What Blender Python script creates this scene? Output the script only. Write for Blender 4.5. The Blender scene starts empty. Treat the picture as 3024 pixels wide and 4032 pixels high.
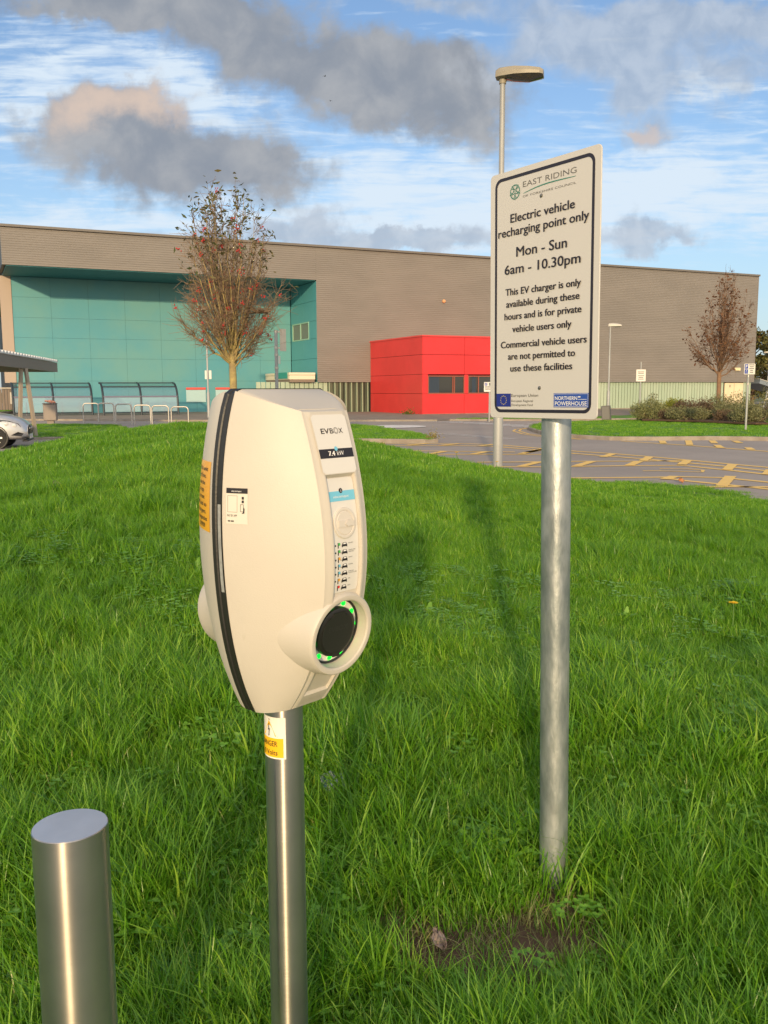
import bpy, bmesh, math, random
import numpy as np
from mathutils import Vector, Matrix, noise as mnoise
R = math.radians
PI = math.pi
scene = bpy.context.scene
COL = scene.collection

# ------------------------------------------------------------------ camera
PITCH, ROLL = R(7.71), 0.004
F = Vector((0, math.cos(PITCH), -math.sin(PITCH)))
RX = Vector((1, 0, 0)); UP = Vector((0, math.sin(PITCH), math.cos(PITCH)))
UC = UP * math.cos(ROLL) + RX * math.sin(ROLL)
RC = RX * math.cos(ROLL) - UP * math.sin(ROLL)
cd = bpy.data.cameras.new("camera"); cam = bpy.data.objects.new("camera", cd); COL.objects.link(cam)
cam.matrix_world = Matrix(((RC.x, UC.x, -F.x, 0), (RC.y, UC.y, -F.y, 0), (RC.z, UC.z, -F.z, 1.55), (0, 0, 0, 1)))
cd.sensor_width = 36; cd.sensor_fit = 'AUTO'; cd.lens = 31.74
cd.clip_start = 0.05; cd.clip_end = 3000
scene.camera = cam

# ------------------------------------------------------------------ exposure, sun, sky
scene.view_settings.view_transform = 'Standard'
scene.view_settings.look = 'None'
scene.view_settings.exposure = 0.22
scene.view_settings.gamma = 1.0
SUN_EL, SUN_AZ = R(12.0), R(-4.5)          # azimuth measured from -Y (behind the camera), + to the right
sun_dir = Vector((math.sin(SUN_AZ) * math.cos(SUN_EL), -math.cos(SUN_AZ) * math.cos(SUN_EL), math.sin(SUN_EL)))
sl = bpy.data.lights.new("sun", 'SUN'); so = bpy.data.objects.new("sun", sl); COL.objects.link(so)
so.rotation_euler = sun_dir.to_track_quat('Z', 'Y').to_euler()
sl.energy = 3.2; sl.angle = R(1.6); sl.color = (1.0, 0.73, 0.41)

w = bpy.data.worlds.new("World"); scene.world = w; w.use_nodes = True
T = w.node_tree; T.nodes.clear()
def nd(t, kind, **kw):
    n = t.nodes.new(kind)
    for k, v in kw.items():
        if k.startswith('i_'):
            n.inputs[int(k[2:])].default_value = v
        else:
            setattr(n, k, v)
    return n
def lk(t, a, b): t.links.new(a, b)
def mth(t, op, a, b=None, c=None, clamp=False):
    n = t.nodes.new('ShaderNodeMath'); n.operation = op; n.use_clamp = clamp
    for i, s in enumerate((a, b, c)):
        if s is None: continue
        if isinstance(s, (int, float)): n.inputs[i].default_value = s
        else: t.links.new(s, n.inputs[i])
    return n.outputs[0]
def mixc(t, fac, a, b, mode='MIX'):
    n = t.nodes.new('ShaderNodeMix'); n.data_type = 'RGBA'; n.blend_type = mode; n.clamp_factor = True
    for idx, s in ((0, fac), (6, a), (7, b)):
        if isinstance(s, (int, float)): n.inputs[idx].default_value = s
        elif isinstance(s, (tuple, list)): n.inputs[idx].default_value = (*s[:3], 1)
        else: t.links.new(s, n.inputs[idx])
    return n.outputs[2]
def ramp01(t, v, lo, hi):
    n = t.nodes.new('ShaderNodeMapRange'); n.interpolation_type = 'SMOOTHSTEP'
    t.links.new(v, n.inputs[0]); n.inputs[1].default_value = lo; n.inputs[2].default_value = hi
    return n.outputs[0]
def noise_n(t, vec, scale, detail=4, rough=.5, dist=0.0):
    n = t.nodes.new('ShaderNodeTexNoise'); n.inputs['Scale'].default_value = scale
    n.inputs['Detail'].default_value = detail; n.inputs['Roughness'].default_value = rough
    n.inputs['Distortion'].default_value = dist
    if vec is not None: t.links.new(vec, n.inputs['Vector'])
    return n.outputs['Fac']

tc = nd(T, 'ShaderNodeTexCoord'); D = tc.outputs['Generated']
sky = nd(T, 'ShaderNodeTexSky', sky_type='NISHITA', sun_disc=False)
sky.sun_elevation = SUN_EL; sky.sun_rotation = PI - SUN_AZ
sky.altitude = 20; sky.air_density = 1.0; sky.dust_density = .6; sky.ozone_density = 1.6
sep = nd(T, 'ShaderNodeSeparateXYZ'); lk(T, D, sep.inputs[0])
dx, dy, dz = sep.outputs
yy = mth(T, 'MAXIMUM', dy, .12)
u = mth(T, 'DIVIDE', dx, yy); v = mth(T, 'DIVIDE', dz, yy)
front = ramp01(T, dy, .25, .5)
cmb = nd(T, 'ShaderNodeCombineXYZ'); lk(T, u, cmb.inputs[0]); lk(T, v, cmb.inputs[1]); UV = cmb.outputs[0]
WUV = None
def blob(b):
    cu, cv, a, h, ang = b
    m = nd(T, 'ShaderNodeMapping', vector_type='TEXTURE'); lk(T, WUV or UV, m.inputs[0])
    m.inputs[1].default_value = (cu, cv, 0); m.inputs[2].default_value = (0, 0, R(ang)); m.inputs[3].default_value = (a, h, 1)
    ln = nd(T, 'ShaderNodeVectorMath', operation='LENGTH'); lk(T, m.outputs[0], ln.inputs[0])
    q = mth(T, 'MULTIPLY', ln.outputs['Value'], ln.outputs['Value'])
    return mth(T, 'POWER', 2.718, mth(T, 'MULTIPLY', q, -.75))
def blobs(l):
    s = None
    for b in l:
        e = blob(b); s = e if s is None else mth(T, 'ADD', s, e)
    return s
CUM = [(-0.244, 0.248, 0.118, 0.04, -5), (-0.288, 0.295, 0.06, 0.026, 5), (-0.15, 0.243, 0.08, 0.026, -8), (-0.157, 0.374, 0.145, 0.034, -20), (0.017, 0.314, 0.131, 0.035, -14), (-0.301, 0.400, 0.135, 0.014, 0), (0.09, 0.326, 0.053, 0.032, 0)]
CU2 = [(0.20, 0.362, 0.12, 0.034, 10), (0.36, 0.33, 0.09, 0.03, 20), (0.05, 0.40, 0.10, 0.014, 0), (-0.05, 0.16, 0.30, 0.012, 0), (0.281, 0.269, 0.044, 0.014, 8), (0.34, 0.382, 0.101, 0.022, 0), (0.25, 0.313, 0.05, 0.02, 30), (0.021, 0.162, 0.05, 0.009, 8), (0.295, 0.158, 0.055, 0.016, 8), (-0.108, 0.178, 0.06, 0.014, 0)]
WHI = [(-0.344, 0.311, 0.112, 0.069, -8), (0.012, 0.222, 0.13, 0.05, 5), (0.332, 0.215, 0.118, 0.052, 12), (-0.193, 0.315, 0.08, 0.02, -18), (0.35, 0.311, 0.035, 0.009, 0), (0.16, 0.18, 0.15, 0.035, 5), (-0.286, 0.175, 0.2, 0.025, 0)]
# warped coordinates for soft ragged edges
wn = nd(T, 'ShaderNodeTexNoise'); lk(T, UV, wn.inputs['Vector']); wn.inputs['Scale'].default_value = 11; wn.inputs['Detail'].default_value = 6; wn.inputs['Roughness'].default_value = .6
wv = nd(T, 'ShaderNodeVectorMath', operation='SUBTRACT'); lk(T, wn.outputs['Color'], wv.inputs[0]); wv.inputs[1].default_value = (.5, .5, .5)
wm = nd(T, 'ShaderNodeVectorMath', operation='MULTIPLY'); lk(T, wv.outputs[0], wm.inputs[0]); wm.inputs[1].default_value = (.16, .10, 0)
wa = nd(T, 'ShaderNodeVectorMath', operation='ADD'); lk(T, UV, wa.inputs[0]); lk(T, wm.outputs[0], wa.inputs[1]); WUV = wa.outputs[0]
n1 = noise_n(T, UV, 13, 7, .56, .25)
n2 = noise_n(T, UV, 34, 5, .55, .4)
mp = nd(T, 'ShaderNodeMapping'); lk(T, UV, mp.inputs[0]); mp.inputs[2].default_value = (0, 0, R(14)); mp.inputs[3].default_value = (9, 42, 1)
n3 = noise_n(T, mp.outputs[0], 1.6, 6, .6, .6)
mp2 = nd(T, 'ShaderNodeMapping'); lk(T, UV, mp2.inputs[0]); mp2.inputs[2].default_value = (0, 0, R(16)); mp2.inputs[3].default_value = (6, 62, 1)
n4 = noise_n(T, mp2.outputs[0], 2.2, 3, .5, .8)
# planar clouds for the unseen rest of the sky, brightened to fill the shade
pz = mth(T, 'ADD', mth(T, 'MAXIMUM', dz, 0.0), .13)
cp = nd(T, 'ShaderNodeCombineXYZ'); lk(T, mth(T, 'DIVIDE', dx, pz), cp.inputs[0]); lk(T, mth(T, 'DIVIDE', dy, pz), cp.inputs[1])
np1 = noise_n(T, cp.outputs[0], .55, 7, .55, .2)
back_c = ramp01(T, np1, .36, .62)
white = mth(T, 'ADD', blobs(WHI), mth(T, 'MULTIPLY', mth(T, 'SUBTRACT', n3, .5), 2.3))
white = mth(T, 'ADD', white, mth(T, 'MULTIPLY', mth(T, 'SUBTRACT', n4, .5), 1.5))
white = mth(T, 'MULTIPLY', ramp01(T, white, .10, 1.35), .95)
g1 = ramp01(T, mth(T, 'ADD', blobs(CUM), mth(T, 'ADD', mth(T, 'MULTIPLY', mth(T, 'SUBTRACT', n1, .5), 1.5), mth(T, 'MULTIPLY', mth(T, 'SUBTRACT', n2, .5), .55))), .24, .98)
g2 = mth(T, 'MULTIPLY', ramp01(T, mth(T, 'ADD', blobs(CU2), mth(T, 'MULTIPLY', mth(T, 'SUBTRACT', n1, .5), 2.6)), .30, 1.15), .8)
lit = ramp01(T, mth(T, 'ADD', blobs([(-0.265, 0.305, 0.10, 0.034, 8), (0.272, 0.272, 0.03, 0.012, 0)]), mth(T, 'MULTIPLY', mth(T, 'SUBTRACT', n1, .5), 1.2)), .35, 1.0)
KC = 10.0
def kc(c): return tuple(x * KC for x in c)
sk = mixc(T, 1.0, sky.outputs[0], (1.12, 1.18, 1.34), 'MULTIPLY')
low = ramp01(T, v, .30, .02)
c0 = mixc(T, mth(T, 'MULTIPLY', low, .55), sk, kc((.33, .46, .62)))
c1 = mixc(T, white, c0, kc((.57, .66, .75)))
greyc = mixc(T, ramp01(T, n1, .35, .7), kc((.22, .25, .30)), kc((.335, .35, .375)))
c2 = mixc(T, g1, c1, greyc)
c2 = mixc(T, g2, c2, mixc(T, ramp01(T, n2, .3, .7), kc((.31, .37, .46)), kc((.42, .47, .54))))
c3 = mixc(T, mth(T, 'MULTIPLY', lit, mth(T, 'MAXIMUM', g1, mth(T, 'MULTIPLY', g2, .8))), c2, kc((.54, .44, .38)))
cb = mixc(T, mth(T, 'MULTIPLY', back_c, .8), sk, kc((1.2, 1.09, .95)))  # clouds behind the camera, out of view, made extra bright as soft fill light
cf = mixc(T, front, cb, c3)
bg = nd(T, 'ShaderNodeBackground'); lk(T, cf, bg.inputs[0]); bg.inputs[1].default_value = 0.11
wo = nd(T, 'ShaderNodeOutputWorld'); lk(T, bg.outputs[0], wo.inputs[0])

# ------------------------------------------------------------------ materials
MATS = {}
def mat(name, col, rough=.6, metal=0.0, var=None, vscale=3.0, bump=0.0, bscale=40.0, stretch=None, spec=.5, trans=0.0, vdetail=4, rvar=0.0, coat=0.0):
    if name in MATS: return MATS[name]
    m = bpy.data.materials.new(name); m.use_nodes = True; t = m.node_tree
    b = t.nodes['Principled BSDF']
    b.inputs['Base Color'].default_value = (*col, 1); b.inputs['Roughness'].default_value = rough
    b.inputs['Metallic'].default_value = metal; b.inputs['Specular IOR Level'].default_value = spec
    b.inputs['Coat Weight'].default_value = coat
    if trans: b.inputs['Transmission Weight'].default_value = trans
    vec = None
    if var or bump or rvar:
        tcn = nd(t, 'ShaderNodeTexCoord'); vec = tcn.outputs['Object']
        if stretch:
            mpn = nd(t, 'ShaderNodeMapping'); lk(t, vec, mpn.inputs[0]); mpn.inputs[3].default_value = stretch; vec = mpn.outputs[0]
    if var:
        f = noise_n(t, vec, vscale, vdetail, .6)
        f2 = ramp01(t, f, .3, .7)
        lk(t, mixc(t, f2, col, var), b.inputs['Base Color'])
    if rvar:
        f = noise_n(t, vec, vscale * 1.7, 4, .6)
        lk(t, mth(t, 'ADD', mth(t, 'MULTIPLY', mth(t, 'SUBTRACT', f, .5), rvar * 2), rough, clamp=True), b.inputs['Roughness'])
    if bump:
        f = noise_n(t, vec, bscale, 4, .6)
        bn = nd(t, 'ShaderNodeBump'); bn.inputs['Strength'].default_value = bump; bn.inputs['Distance'].default_value = .01
        lk(t, f, bn.inputs['Height']); lk(t, bn.outputs[0], b.inputs['Normal'])
    MATS[name] = m
    return m
def emis(name, col, s):
    m = mat(name, col, .4); b = m.node_tree.nodes['Principled BSDF']
    b.inputs['Emission Color'].default_value = (*col, 1); b.inputs['Emission Strength'].default_value = s
    return m

# ------------------------------------------------------------------ mesh builder
class MB:
    def __init__(s): s.v = []; s.f = []; s.m = []
    def add(s, verts, faces, mi=0):
        o = len(s.v); s.v.extend([tuple(p) for p in verts])
        for f in faces: s.f.append(tuple(i + o for i in f)); s.m.append(mi)
        return s
    def box(s, c, size, rot=None, mi=0, bev=0.0):
        hx, hy, hz = (k / 2 for k in size)
        if bev > 0:
            b = min(bev, hx * .9, hy * .9, hz * .9); P = []
            rings = []
            for z, ins in ((-hz, b), (-hz + b, 0), (hz - b, 0), (hz, b)):
                x, y = hx - ins, hy - ins; bb = b if ins == 0 else b * .4
                rings.append([(x, -y + bb, z), (x, y - bb, z), (x - bb, y, z), (-x + bb, y, z), (-x, y - bb, z), (-x, -y + bb, z), (-x + bb, -y, z), (x - bb, -y, z)])
            vs = [Vector(p) for r in rings for p in r]; fs = []
            for k in range(3):
                for i in range(8): j = (i + 1) % 8; fs.append((k * 8 + i, k * 8 + j, k * 8 + 8 + j, k * 8 + 8 + i))
            fs.append(tuple(range(7, -1, -1))); fs.append(tuple(range(24, 32)))
        else:
            vs = [Vector((x, y, z)) for z in (-hz, hz) for y in (-hy, hy) for x in (-hx, hx)]
            fs = [(0, 2, 3, 1), (4, 5, 7, 6), (0, 1, 5, 4), (2, 6, 7, 3), (0, 4, 6, 2), (1, 3, 7, 5)]
        if rot is not None:
            M = rot if isinstance(rot, Matrix) else Matrix.Rotation(rot, 3, 'Z')
            vs = [M @ p for p in vs]
        c = Vector(c); s.add([p + c for p in vs], fs, mi); return s
    def tube(s, pts, rad, n=10, mi=0, caps=True, closed=False):
        pts = [Vector(p) for p in pts]; N = len(pts)
        if not isinstance(rad, (list, tuple)): rad = [rad] * N
        rings = []; prev = None
        for i, p in enumerate(pts):
            if closed: d = pts[(i + 1) % N] - pts[i - 1]
            else: d = pts[min(i + 1, N - 1)] - pts[max(i - 1, 0)]
            if d.length < 1e-9: d = Vector((0, 0, 1))
            d.normalize()
            if prev is None:
                a = Vector((0, 0, 1)) if abs(d.z) < .9 else Vector((1, 0, 0)); x = d.cross(a).normalized()
            else:
                x = prev - d * prev.dot(d)
                x = x.normalized() if x.length > 1e-6 else d.orthogonal().normalized()
            prev = x; y = d.cross(x)
            rings.append([p + (x * math.cos(2 * PI * k / n) + y * math.sin(2 * PI * k / n)) * rad[i] for k in range(n)])
        fs = []
        for i in range(N if closed else N - 1):
            a, b = i * n, ((i + 1) % N) * n
            for k in range(n): q = (k + 1) % n; fs.append((a + k, a + q, b + q, b + k))
        if caps and not closed:
            fs.append(tuple(range(n - 1, -1, -1))); fs.append(tuple(range((N - 1) * n, N * n)))
        s.add([p for r in rings for p in r], fs, mi); return s
    def lathe(s, prof, c=(0, 0, 0), n=24, axis=None, mi=0):
        """prof: list of (r, h) along +Z (or the axis matrix)"""
        M = axis if axis is not None else Matrix.Identity(3); c = Vector(c); vs = []; fs = []
        for r, h in prof:
            for k in range(n): a = 2 * PI * k / n; vs.append(M @ Vector((r * math.cos(a), r * math.sin(a), h)) + c)
        for i in range(len(prof) - 1):
            for k in range(n): q = (k + 1) % n; fs.append((i * n + k, i * n + q, (i + 1) * n + q, (i + 1) * n + k))
        if prof[0][0] > 1e-6: fs.append(tuple(range(n - 1, -1, -1)))
        if prof[-1][0] > 1e-6: fs.append(tuple(range((len(prof) - 1) * n, len(prof) * n)))
        s.add(vs, fs, mi); return s
    def prism(s, poly, z0, z1, mi=0):
        """vertical prism of a plan polygon (counter-clockwise)"""
        n = len(poly); zz = (lambda z, p: z(p[0], p[1]) if callable(z) else z)
        vs = [(p[0], p[1], zz(z0, p)) for p in poly] + [(p[0], p[1], zz(z1, p)) for p in poly]
        fs = [tuple(range(n - 1, -1, -1)), tuple(range(n, 2 * n))] + [(i, (i + 1) % n, n + (i + 1) % n, n + i) for i in range(n)]
        s.add(vs, fs, mi); return s
    def grid(s, fn, us, vs_, mi=0, flip=False):
        P = [fn(a, b) for b in vs_ for a in us]; n = len(us); fs = []
        for j in range(len(vs_) - 1):
            for i in range(n - 1):
                q = (j * n + i, j * n + i + 1, (j + 1) * n + i + 1, (j + 1) * n + i); fs.append(q[::-1] if flip else q)
        s.add(P, fs, mi); return s
    def xf(s, M):
        s.v = [tuple(M @ Vector(p)) for p in s.v]; return s
    def build(s, name, mats, parent=None, smooth=None, loc=None):
        me = bpy.data.meshes.new(name); me.from_pydata(s.v, [], s.f); me.validate()
        if not isinstance(mats, (list, tuple)): mats = [mats]
        for m in mats: me.materials.append(m)
        if len(mats) > 1 and len(me.polygons) == len(s.m): me.polygons.foreach_set('material_index', s.m)
        o = bpy.data.objects.new(name, me); COL.objects.link(o)
        if smooth is not None:
            me.polygons.foreach_set('use_smooth', [True] * len(me.polygons)); me.set_sharp_from_angle(angle=R(smooth))
        if parent is not None: o.parent = parent
        if loc is not None: o.location = loc
        return o
def npmesh(name, V, Fq, mats, parent=None, mi=None, smooth=False, attr=None, link=True):
    me = bpy.data.meshes.new(name); V = np.asarray(V, np.float32); Fq = np.asarray(Fq, np.int32); k = Fq.shape[1]
    me.vertices.add(len(V)); me.vertices.foreach_set('co', V.ravel())
    me.loops.add(Fq.size); me.loops.foreach_set('vertex_index', Fq.ravel())
    me.polygons.add(len(Fq)); me.polygons.foreach_set('loop_start', np.arange(0, Fq.size, k, dtype=np.int32))
    me.polygons.foreach_set('loop_total', np.full(len(Fq), k, np.int32))
    if not isinstance(mats, (list, tuple)): mats = [mats]
    for m in mats: me.materials.append(m)
    if mi is not None: me.polygons.foreach_set('material_index', np.asarray(mi, np.int32))
    if smooth: me.polygons.foreach_set('use_smooth', np.ones(len(Fq), bool))
    if attr:
        for an, av in attr.items():
            a = me.attributes.new(an, 'FLOAT', 'POINT'); a.data.foreach_set('value', np.asarray(av, np.float32))
    me.update(calc_edges=True)
    o = bpy.data.objects.new(name, me)
    if link: COL.objects.link(o)
    if parent is not None: o.parent = parent
    return o
def tag(o, label=None, cat=None, group=None, kind=None):
    if label: o['label'] = label
    if cat: o['category'] = cat
    if group: o['group'] = group
    if kind: o['kind'] = kind
    return o
def thing(name, label, cat, loc=(0, 0, 0), rz=0.0, group=None):
    o = bpy.data.objects.new(name, None); COL.objects.link(o); o.empty_display_size = .1
    o.location = loc; o.rotation_euler = (0, 0, rz)
    return tag(o, label, cat, group)
def struct(o): o['kind'] = 'structure'; return o
def copy_thing(root, loc=None, rz=None, label=None):
    r = root.copy(); COL.objects.link(r)
    if loc is not None: r.location = loc
    if rz is not None: r.rotation_euler = (0, 0, rz)
    if label: r['label'] = label
    for ch in list(root.children):
        c = ch.copy(); COL.objects.link(c); c.parent = r
        for g in list(ch.children):
            d = g.copy(); COL.objects.link(d); d.parent = c
    return r
# lettering: outline text turned into a mesh, scaled to a given width and cap height
_tc = {}
def text_geo(body, width=None, cap=None, align='L', bold=0.0, spacing=1.0):
    """returns (verts Nx2, faces). x from 0..width (align L), baseline at y=0"""
    key = (body, bold, spacing)
    if key not in _tc:
        c = bpy.data.curves.new('t', 'FONT'); c.body = body; c.size = 1; c.offset = bold; c.space_character = spacing
        c.resolution_u = 3; c.fill_mode = 'FRONT'
        o = bpy.data.objects.new('t', c); me = bpy.data.meshes.new_from_object(o)
        V = np.array([p.co[:2] for p in me.vertices]) if len(me.vertices) else np.zeros((0, 2))
        Fs = [tuple(p.vertices) for p in me.polygons]
        bpy.data.objects.remove(o); bpy.data.meshes.remove(me); bpy.data.curves.remove(c)
        _tc[key] = (V, Fs)
    V, Fs = _tc[key]; V = V.copy()
    capH = .729
    if len(V):
        V[:, 0] -= V[:, 0].min(); w1 = V[:, 0].max()
        sy = cap / capH if cap else 1
        sx = width / w1 if width else sy
        V = V * (sx, sy)
        if align == 'C': V[:, 0] -= w1 * sx / 2
        if align == 'R': V[:, 0] -= w1 * sx
    return V, Fs
def put_text(mb, fn, body, x, y, width=None, cap=None, align='L', bold=0.0, mi=0, spacing=1.0):
    V, Fs = text_geo(body, width, cap, align, bold, spacing)
    mb.add([fn(x + a, y + b) for a, b in V], Fs, mi)
def rrect(w, h, r, n=5):
    pts = []
    for cx, cy, a0 in ((w / 2 - r, h / 2 - r, 0), (-w / 2 + r, h / 2 - r, 90), (-w / 2 + r, -h / 2 + r, 180), (w / 2 - r, -h / 2 + r, 270)):
        for k in range(n + 1): a = R(a0 + 90 * k / n); pts.append((cx + r * math.cos(a), cy + r * math.sin(a)))
    return pts
def ss(x, a, b):
    t = np.clip((np.asarray(x, float) - a) / (b - a), 0, 1); return t * t * (3 - 2 * t)
# ------------------------------------------------------------------ terrain
def gz(x, y):
    return float(-.2 * ss(y, 42, 56) * ss(x, -14, -6))
CP = np.array([(0,0,0),(0,.7,.08),(-3,-1,-.02),(3,-1,-.02),(-2.2,.5,.1),(2.5,.6,.1),(-.19,1.63,.2),(-.5,1.36,.17),(.45,2.33,.2),(-1.5,3,.36),(1.5,3,.24),(3.2,3,.2),
(-2,6,.74),(.2,6,.46),(2.2,6,.27),(5,6,.12),(-6,3,.3),(-6,7,.5),(-10,7,.2),(-10,2,.1),(-4.3,9,.62),(-5.2,11.5,.60),(-4.5,11.6,.78),(-3.9,11.8,.92),
(-2.4,12,1.13),(-3.3,12,1.07),(-4.44,13,.85),(-5.3,14,.62),(-6.8,16,.30),(-.5,11,.88),(1.0,11.5,.48),(2.5,11.5,.28),(4.8,10.5,.12),
(-.52,17,.50),(0.1,18,.32),(.9,17.6,.17),(1.7,17.0,.07),(2.3,18.2,-.03),(2.5,15.8,.05),(3.36,15.65,-.03),(4.66,15.4,-.03),(5.1,14.3,-.03),(5.5,12.8,-.03),(6.5,10,-.02),(8,7,-.02),
(3.5,20,-.2),(6,17,-.2),(7.5,13,-.2),(9,9,-.2),(2,23,-.15),(0,24,-.05),(-1,28,-.2),(-4,26,-.1),(-5,20,.2),(-8,22,-.15),(-12,18,-.2),(-14,10,-.2),(-14,3,-.2),(10,4,-.15),(-8,30,-.25),(4,26,-.3)], float)
def _U(r2): return np.where(r2 > 0, r2 * np.log(np.maximum(r2, 1e-12)), 0)
_n = len(CP); _K = _U(((CP[:, None, :2] - CP[None, :, :2]) ** 2).sum(-1)) + np.eye(_n) * 2.0
_P = np.c_[np.ones(_n), CP[:, :2]]
_W = np.linalg.solve(np.block([[_K, _P], [_P.T, np.zeros((3, 3))]]), np.r_[CP[:, 2], 0, 0, 0])
def _vn(x, y, s, seed=0):
    """smooth value noise, vectorised, 0..1"""
    x = np.asarray(x) * s + 37.1 * seed; y = np.asarray(y) * s + 11.7 * seed
    xi = np.floor(x); yi = np.floor(y); fx = x - xi; fy = y - yi
    fx = fx * fx * (3 - 2 * fx); fy = fy * fy * (3 - 2 * fy)
    def hsh(a, b):
        q = np.sin(a * 127.1 + b * 311.7 + seed * 17.3) * 43758.5453
        return q - np.floor(q)
    return (hsh(xi, yi) * (1 - fx) + hsh(xi + 1, yi) * fx) * (1 - fy) + (hsh(xi, yi + 1) * (1 - fx) + hsh(xi + 1, yi + 1) * fx) * fy
def lawn_z(x, y):
    x = np.asarray(x, float); y = np.asarray(y, float)
    r2 = (x[..., None] - CP[:, 0]) ** 2 + (y[..., None] - CP[:, 1]) ** 2
    z = _U(r2) @ _W[:_n] + _W[_n] + _W[_n + 1] * x + _W[_n + 2] * y
    return np.maximum(z + (_vn(x, y, 1.6, 3) - .5) * .05 + (_vn(x, y, .5, 4) - .5) * .06, -.25)

tarmac = mat('tarmac', (.30, .262, .235), .92, var=(.365, .32, .285), vscale=.35, bump=.25, bscale=180, vdetail=8)
field = mat('field', (.07, .11, .03), .9, var=(.10, .12, .04), vscale=.02)
soil = mat('lawn_soil', (.030, .070, .010), .95, var=(.040, .055, .016), vscale=5, bump=.6, bscale=25)
kerb_m = mat('kerb_stone', (.34, .30, .25), .85, var=(.24, .20, .16), vscale=2.2, bump=.3, bscale=30)
turf = mat('turf_base', (.07, .19, .012), .95, var=(.10, .24, .02), vscale=1.5)
white_l = mat('white_road_paint', (.80, .78, .74), .7, var=(.64, .61, .58), vscale=4)
yel_l = mat('yellow_road_paint', (.95, .62, .15), .7, var=(.86, .57, .17), vscale=6)
pave = mat('pavement_slabs', (.27, .23, .19), .85, var=(.20, .17, .145), vscale=1.2)

g = MB(); S = 1500
g.add([(-S, -S, -.45), (S, -S, -.45), (S, S, -.45), (-S, S, -.45)], [(0, 1, 2, 3)])
struct(g.build('ground', field))
xs = np.r_[np.linspace(-75, -16, 8), np.linspace(-14, -6, 9), np.linspace(0, 100, 12)]
ys = np.r_[np.linspace(-70, 36, 14), np.linspace(42, 56, 12), np.linspace(62, 120, 6)]
rd = MB(); rd.grid(lambda a, b: (a, b, gz(a, b)), xs, ys)
struct(rd.build('car_park_road', tarmac))

# lawn: height field that dips under the tarmac along its outer edge
lx = np.linspace(-15, 11, 200); ly = np.r_[np.linspace(-1.5, 6, 110), np.linspace(6.1, 30, 190)]
X, Y = np.meshgrid(lx, ly); Z = lawn_z(X, Y)
bare = np.maximum(np.exp(-(((X - .28) / .32) ** 2 + ((Y - 2.08) / .18) ** 2)), np.exp(-(((X - .47) / .16) ** 2 + ((Y - 2.30) / .12) ** 2)))
V = np.c_[X.ravel(), Y.ravel(), Z.ravel()]; nx_ = len(lx); ii = np.arange(len(lx) * len(ly)).reshape(len(ly), len(lx))
Fq = np.stack([ii[:-1, :-1], ii[:-1, 1:], ii[1:, 1:], ii[1:, :-1]], -1).reshape(-1, 4)
Fq = Fq[Z.ravel()[Fq].max(1) > -.24]
lawn_mat = mat('lawn_earth', (.055, .135, .014), .95, var=(.075, .165, .02), vscale=6, bump=.7, bscale=30)
t = lawn_mat.node_tree; b = t.nodes['Principled BSDF']
a_ = nd(t, 'ShaderNodeAttribute', attribute_name='bare'); src = b.inputs['Base Color'].links[0].from_socket
nn = noise_n(t, nd(t, 'ShaderNodeTexCoord').outputs['Object'], 45, 5, .6)
lk(t, mixc(t, ramp01(t, mth(t, 'ADD', a_.outputs['Fac'], mth(t, 'MULTIPLY', mth(t, 'SUBTRACT', nn, .5), .8)), .15, .55), src, mixc(t, nn, (.060, .036, .022), (.15, .092, .058))), b.inputs['Base Color'])
lo = npmesh('lawn', V, Fq, lawn_mat, smooth=True, attr={'bare': bare.ravel()}); struct(lo)

# ------------------------------------------------------------------ road markings
def strip(mb, pts, wd, dz=.006, mi=0):
    pts = [Vector((p[0], p[1], 0)) for p in pts]; vs = []
    for i, p in enumerate(pts):
        d = (pts[min(i + 1, len(pts) - 1)] - pts[max(i - 1, 0)]).normalized(); nrm = Vector((-d.y, d.x, 0)) * wd / 2
        for q in (p + nrm, p - nrm): vs.append((q.x, q.y, gz(q.x, q.y) + dz))
    mb.add(vs, [(2 * i + 1, 2 * i + 3, 2 * i + 2, 2 * i) for i in range(len(pts) - 1)], mi)
def dense(pts, st=.6):
    o = []
    for a, b in zip(pts, pts[1:]):
        n = max(1, int(math.dist(a, b) / st)); o += [(a[0] + (b[0] - a[0]) * k / n, a[1] + (b[1] - a[1]) * k / n) for k in range(n)]
    return o + [pts[-1]]
ym = MB(); W_ = .15
for pl in ([(-2, 25.2), (-0.1, 25.24), (2.14, 25.1), (2.97, 24.72), (4.08, 22.95), (4.62, 21.8), (5.86, 19.9), (6.85, 17.97), (7.25, 16.9), (8.2, 15)],
           [(-2.5, 26.2), (1, 26.02), (2.4, 25.95), (3.32, 25.24), (4.19, 23.61), (4.82, 22.61), (5.52, 21.71), (6.11, 20.67), (6.65, 19.62), (7.17, 18.5), (7.57, 17.74), (8.6, 15.6)],
           [(.3, 23.2), (1.64, 22.81), (2.71, 22.57), (3.26, 22.45)], [(0.9, 21.72), (2.6, 21.63), (3.83, 21.56)],
           [(2.2, 18.18), (3.15, 18.07), (3.88, 18.15), (4.97, 18.27), (6.03, 18.3), (6.56, 17.21), (6.98, 16.2), (7.6, 14.6)],
           [(2.0, 19.3), (3.38, 19.36), (4.51, 19.45), (5.45, 19.4), (6.55, 19.55)],
           [(2.9, 15.74), (4.03, 15.78), (4.76, 15.82), (5.22, 15.92), (5.93, 15.7), (6.38, 14.92), (7, 13.6)],
           [(4.9, 15.69), (5.14, 15.14), (5.5, 14.62), (5.94, 13.89), (6.3, 13.2)], [(4.95, 14.2), (5.5, 14.25), (6.06, 14.18), (7, 14.0)],
           [(7.1, 27.0), (8.37, 24.77), (9.48, 22.27), (10.4, 20)]):
    strip(ym, dense(pl), W_, .007)
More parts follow.
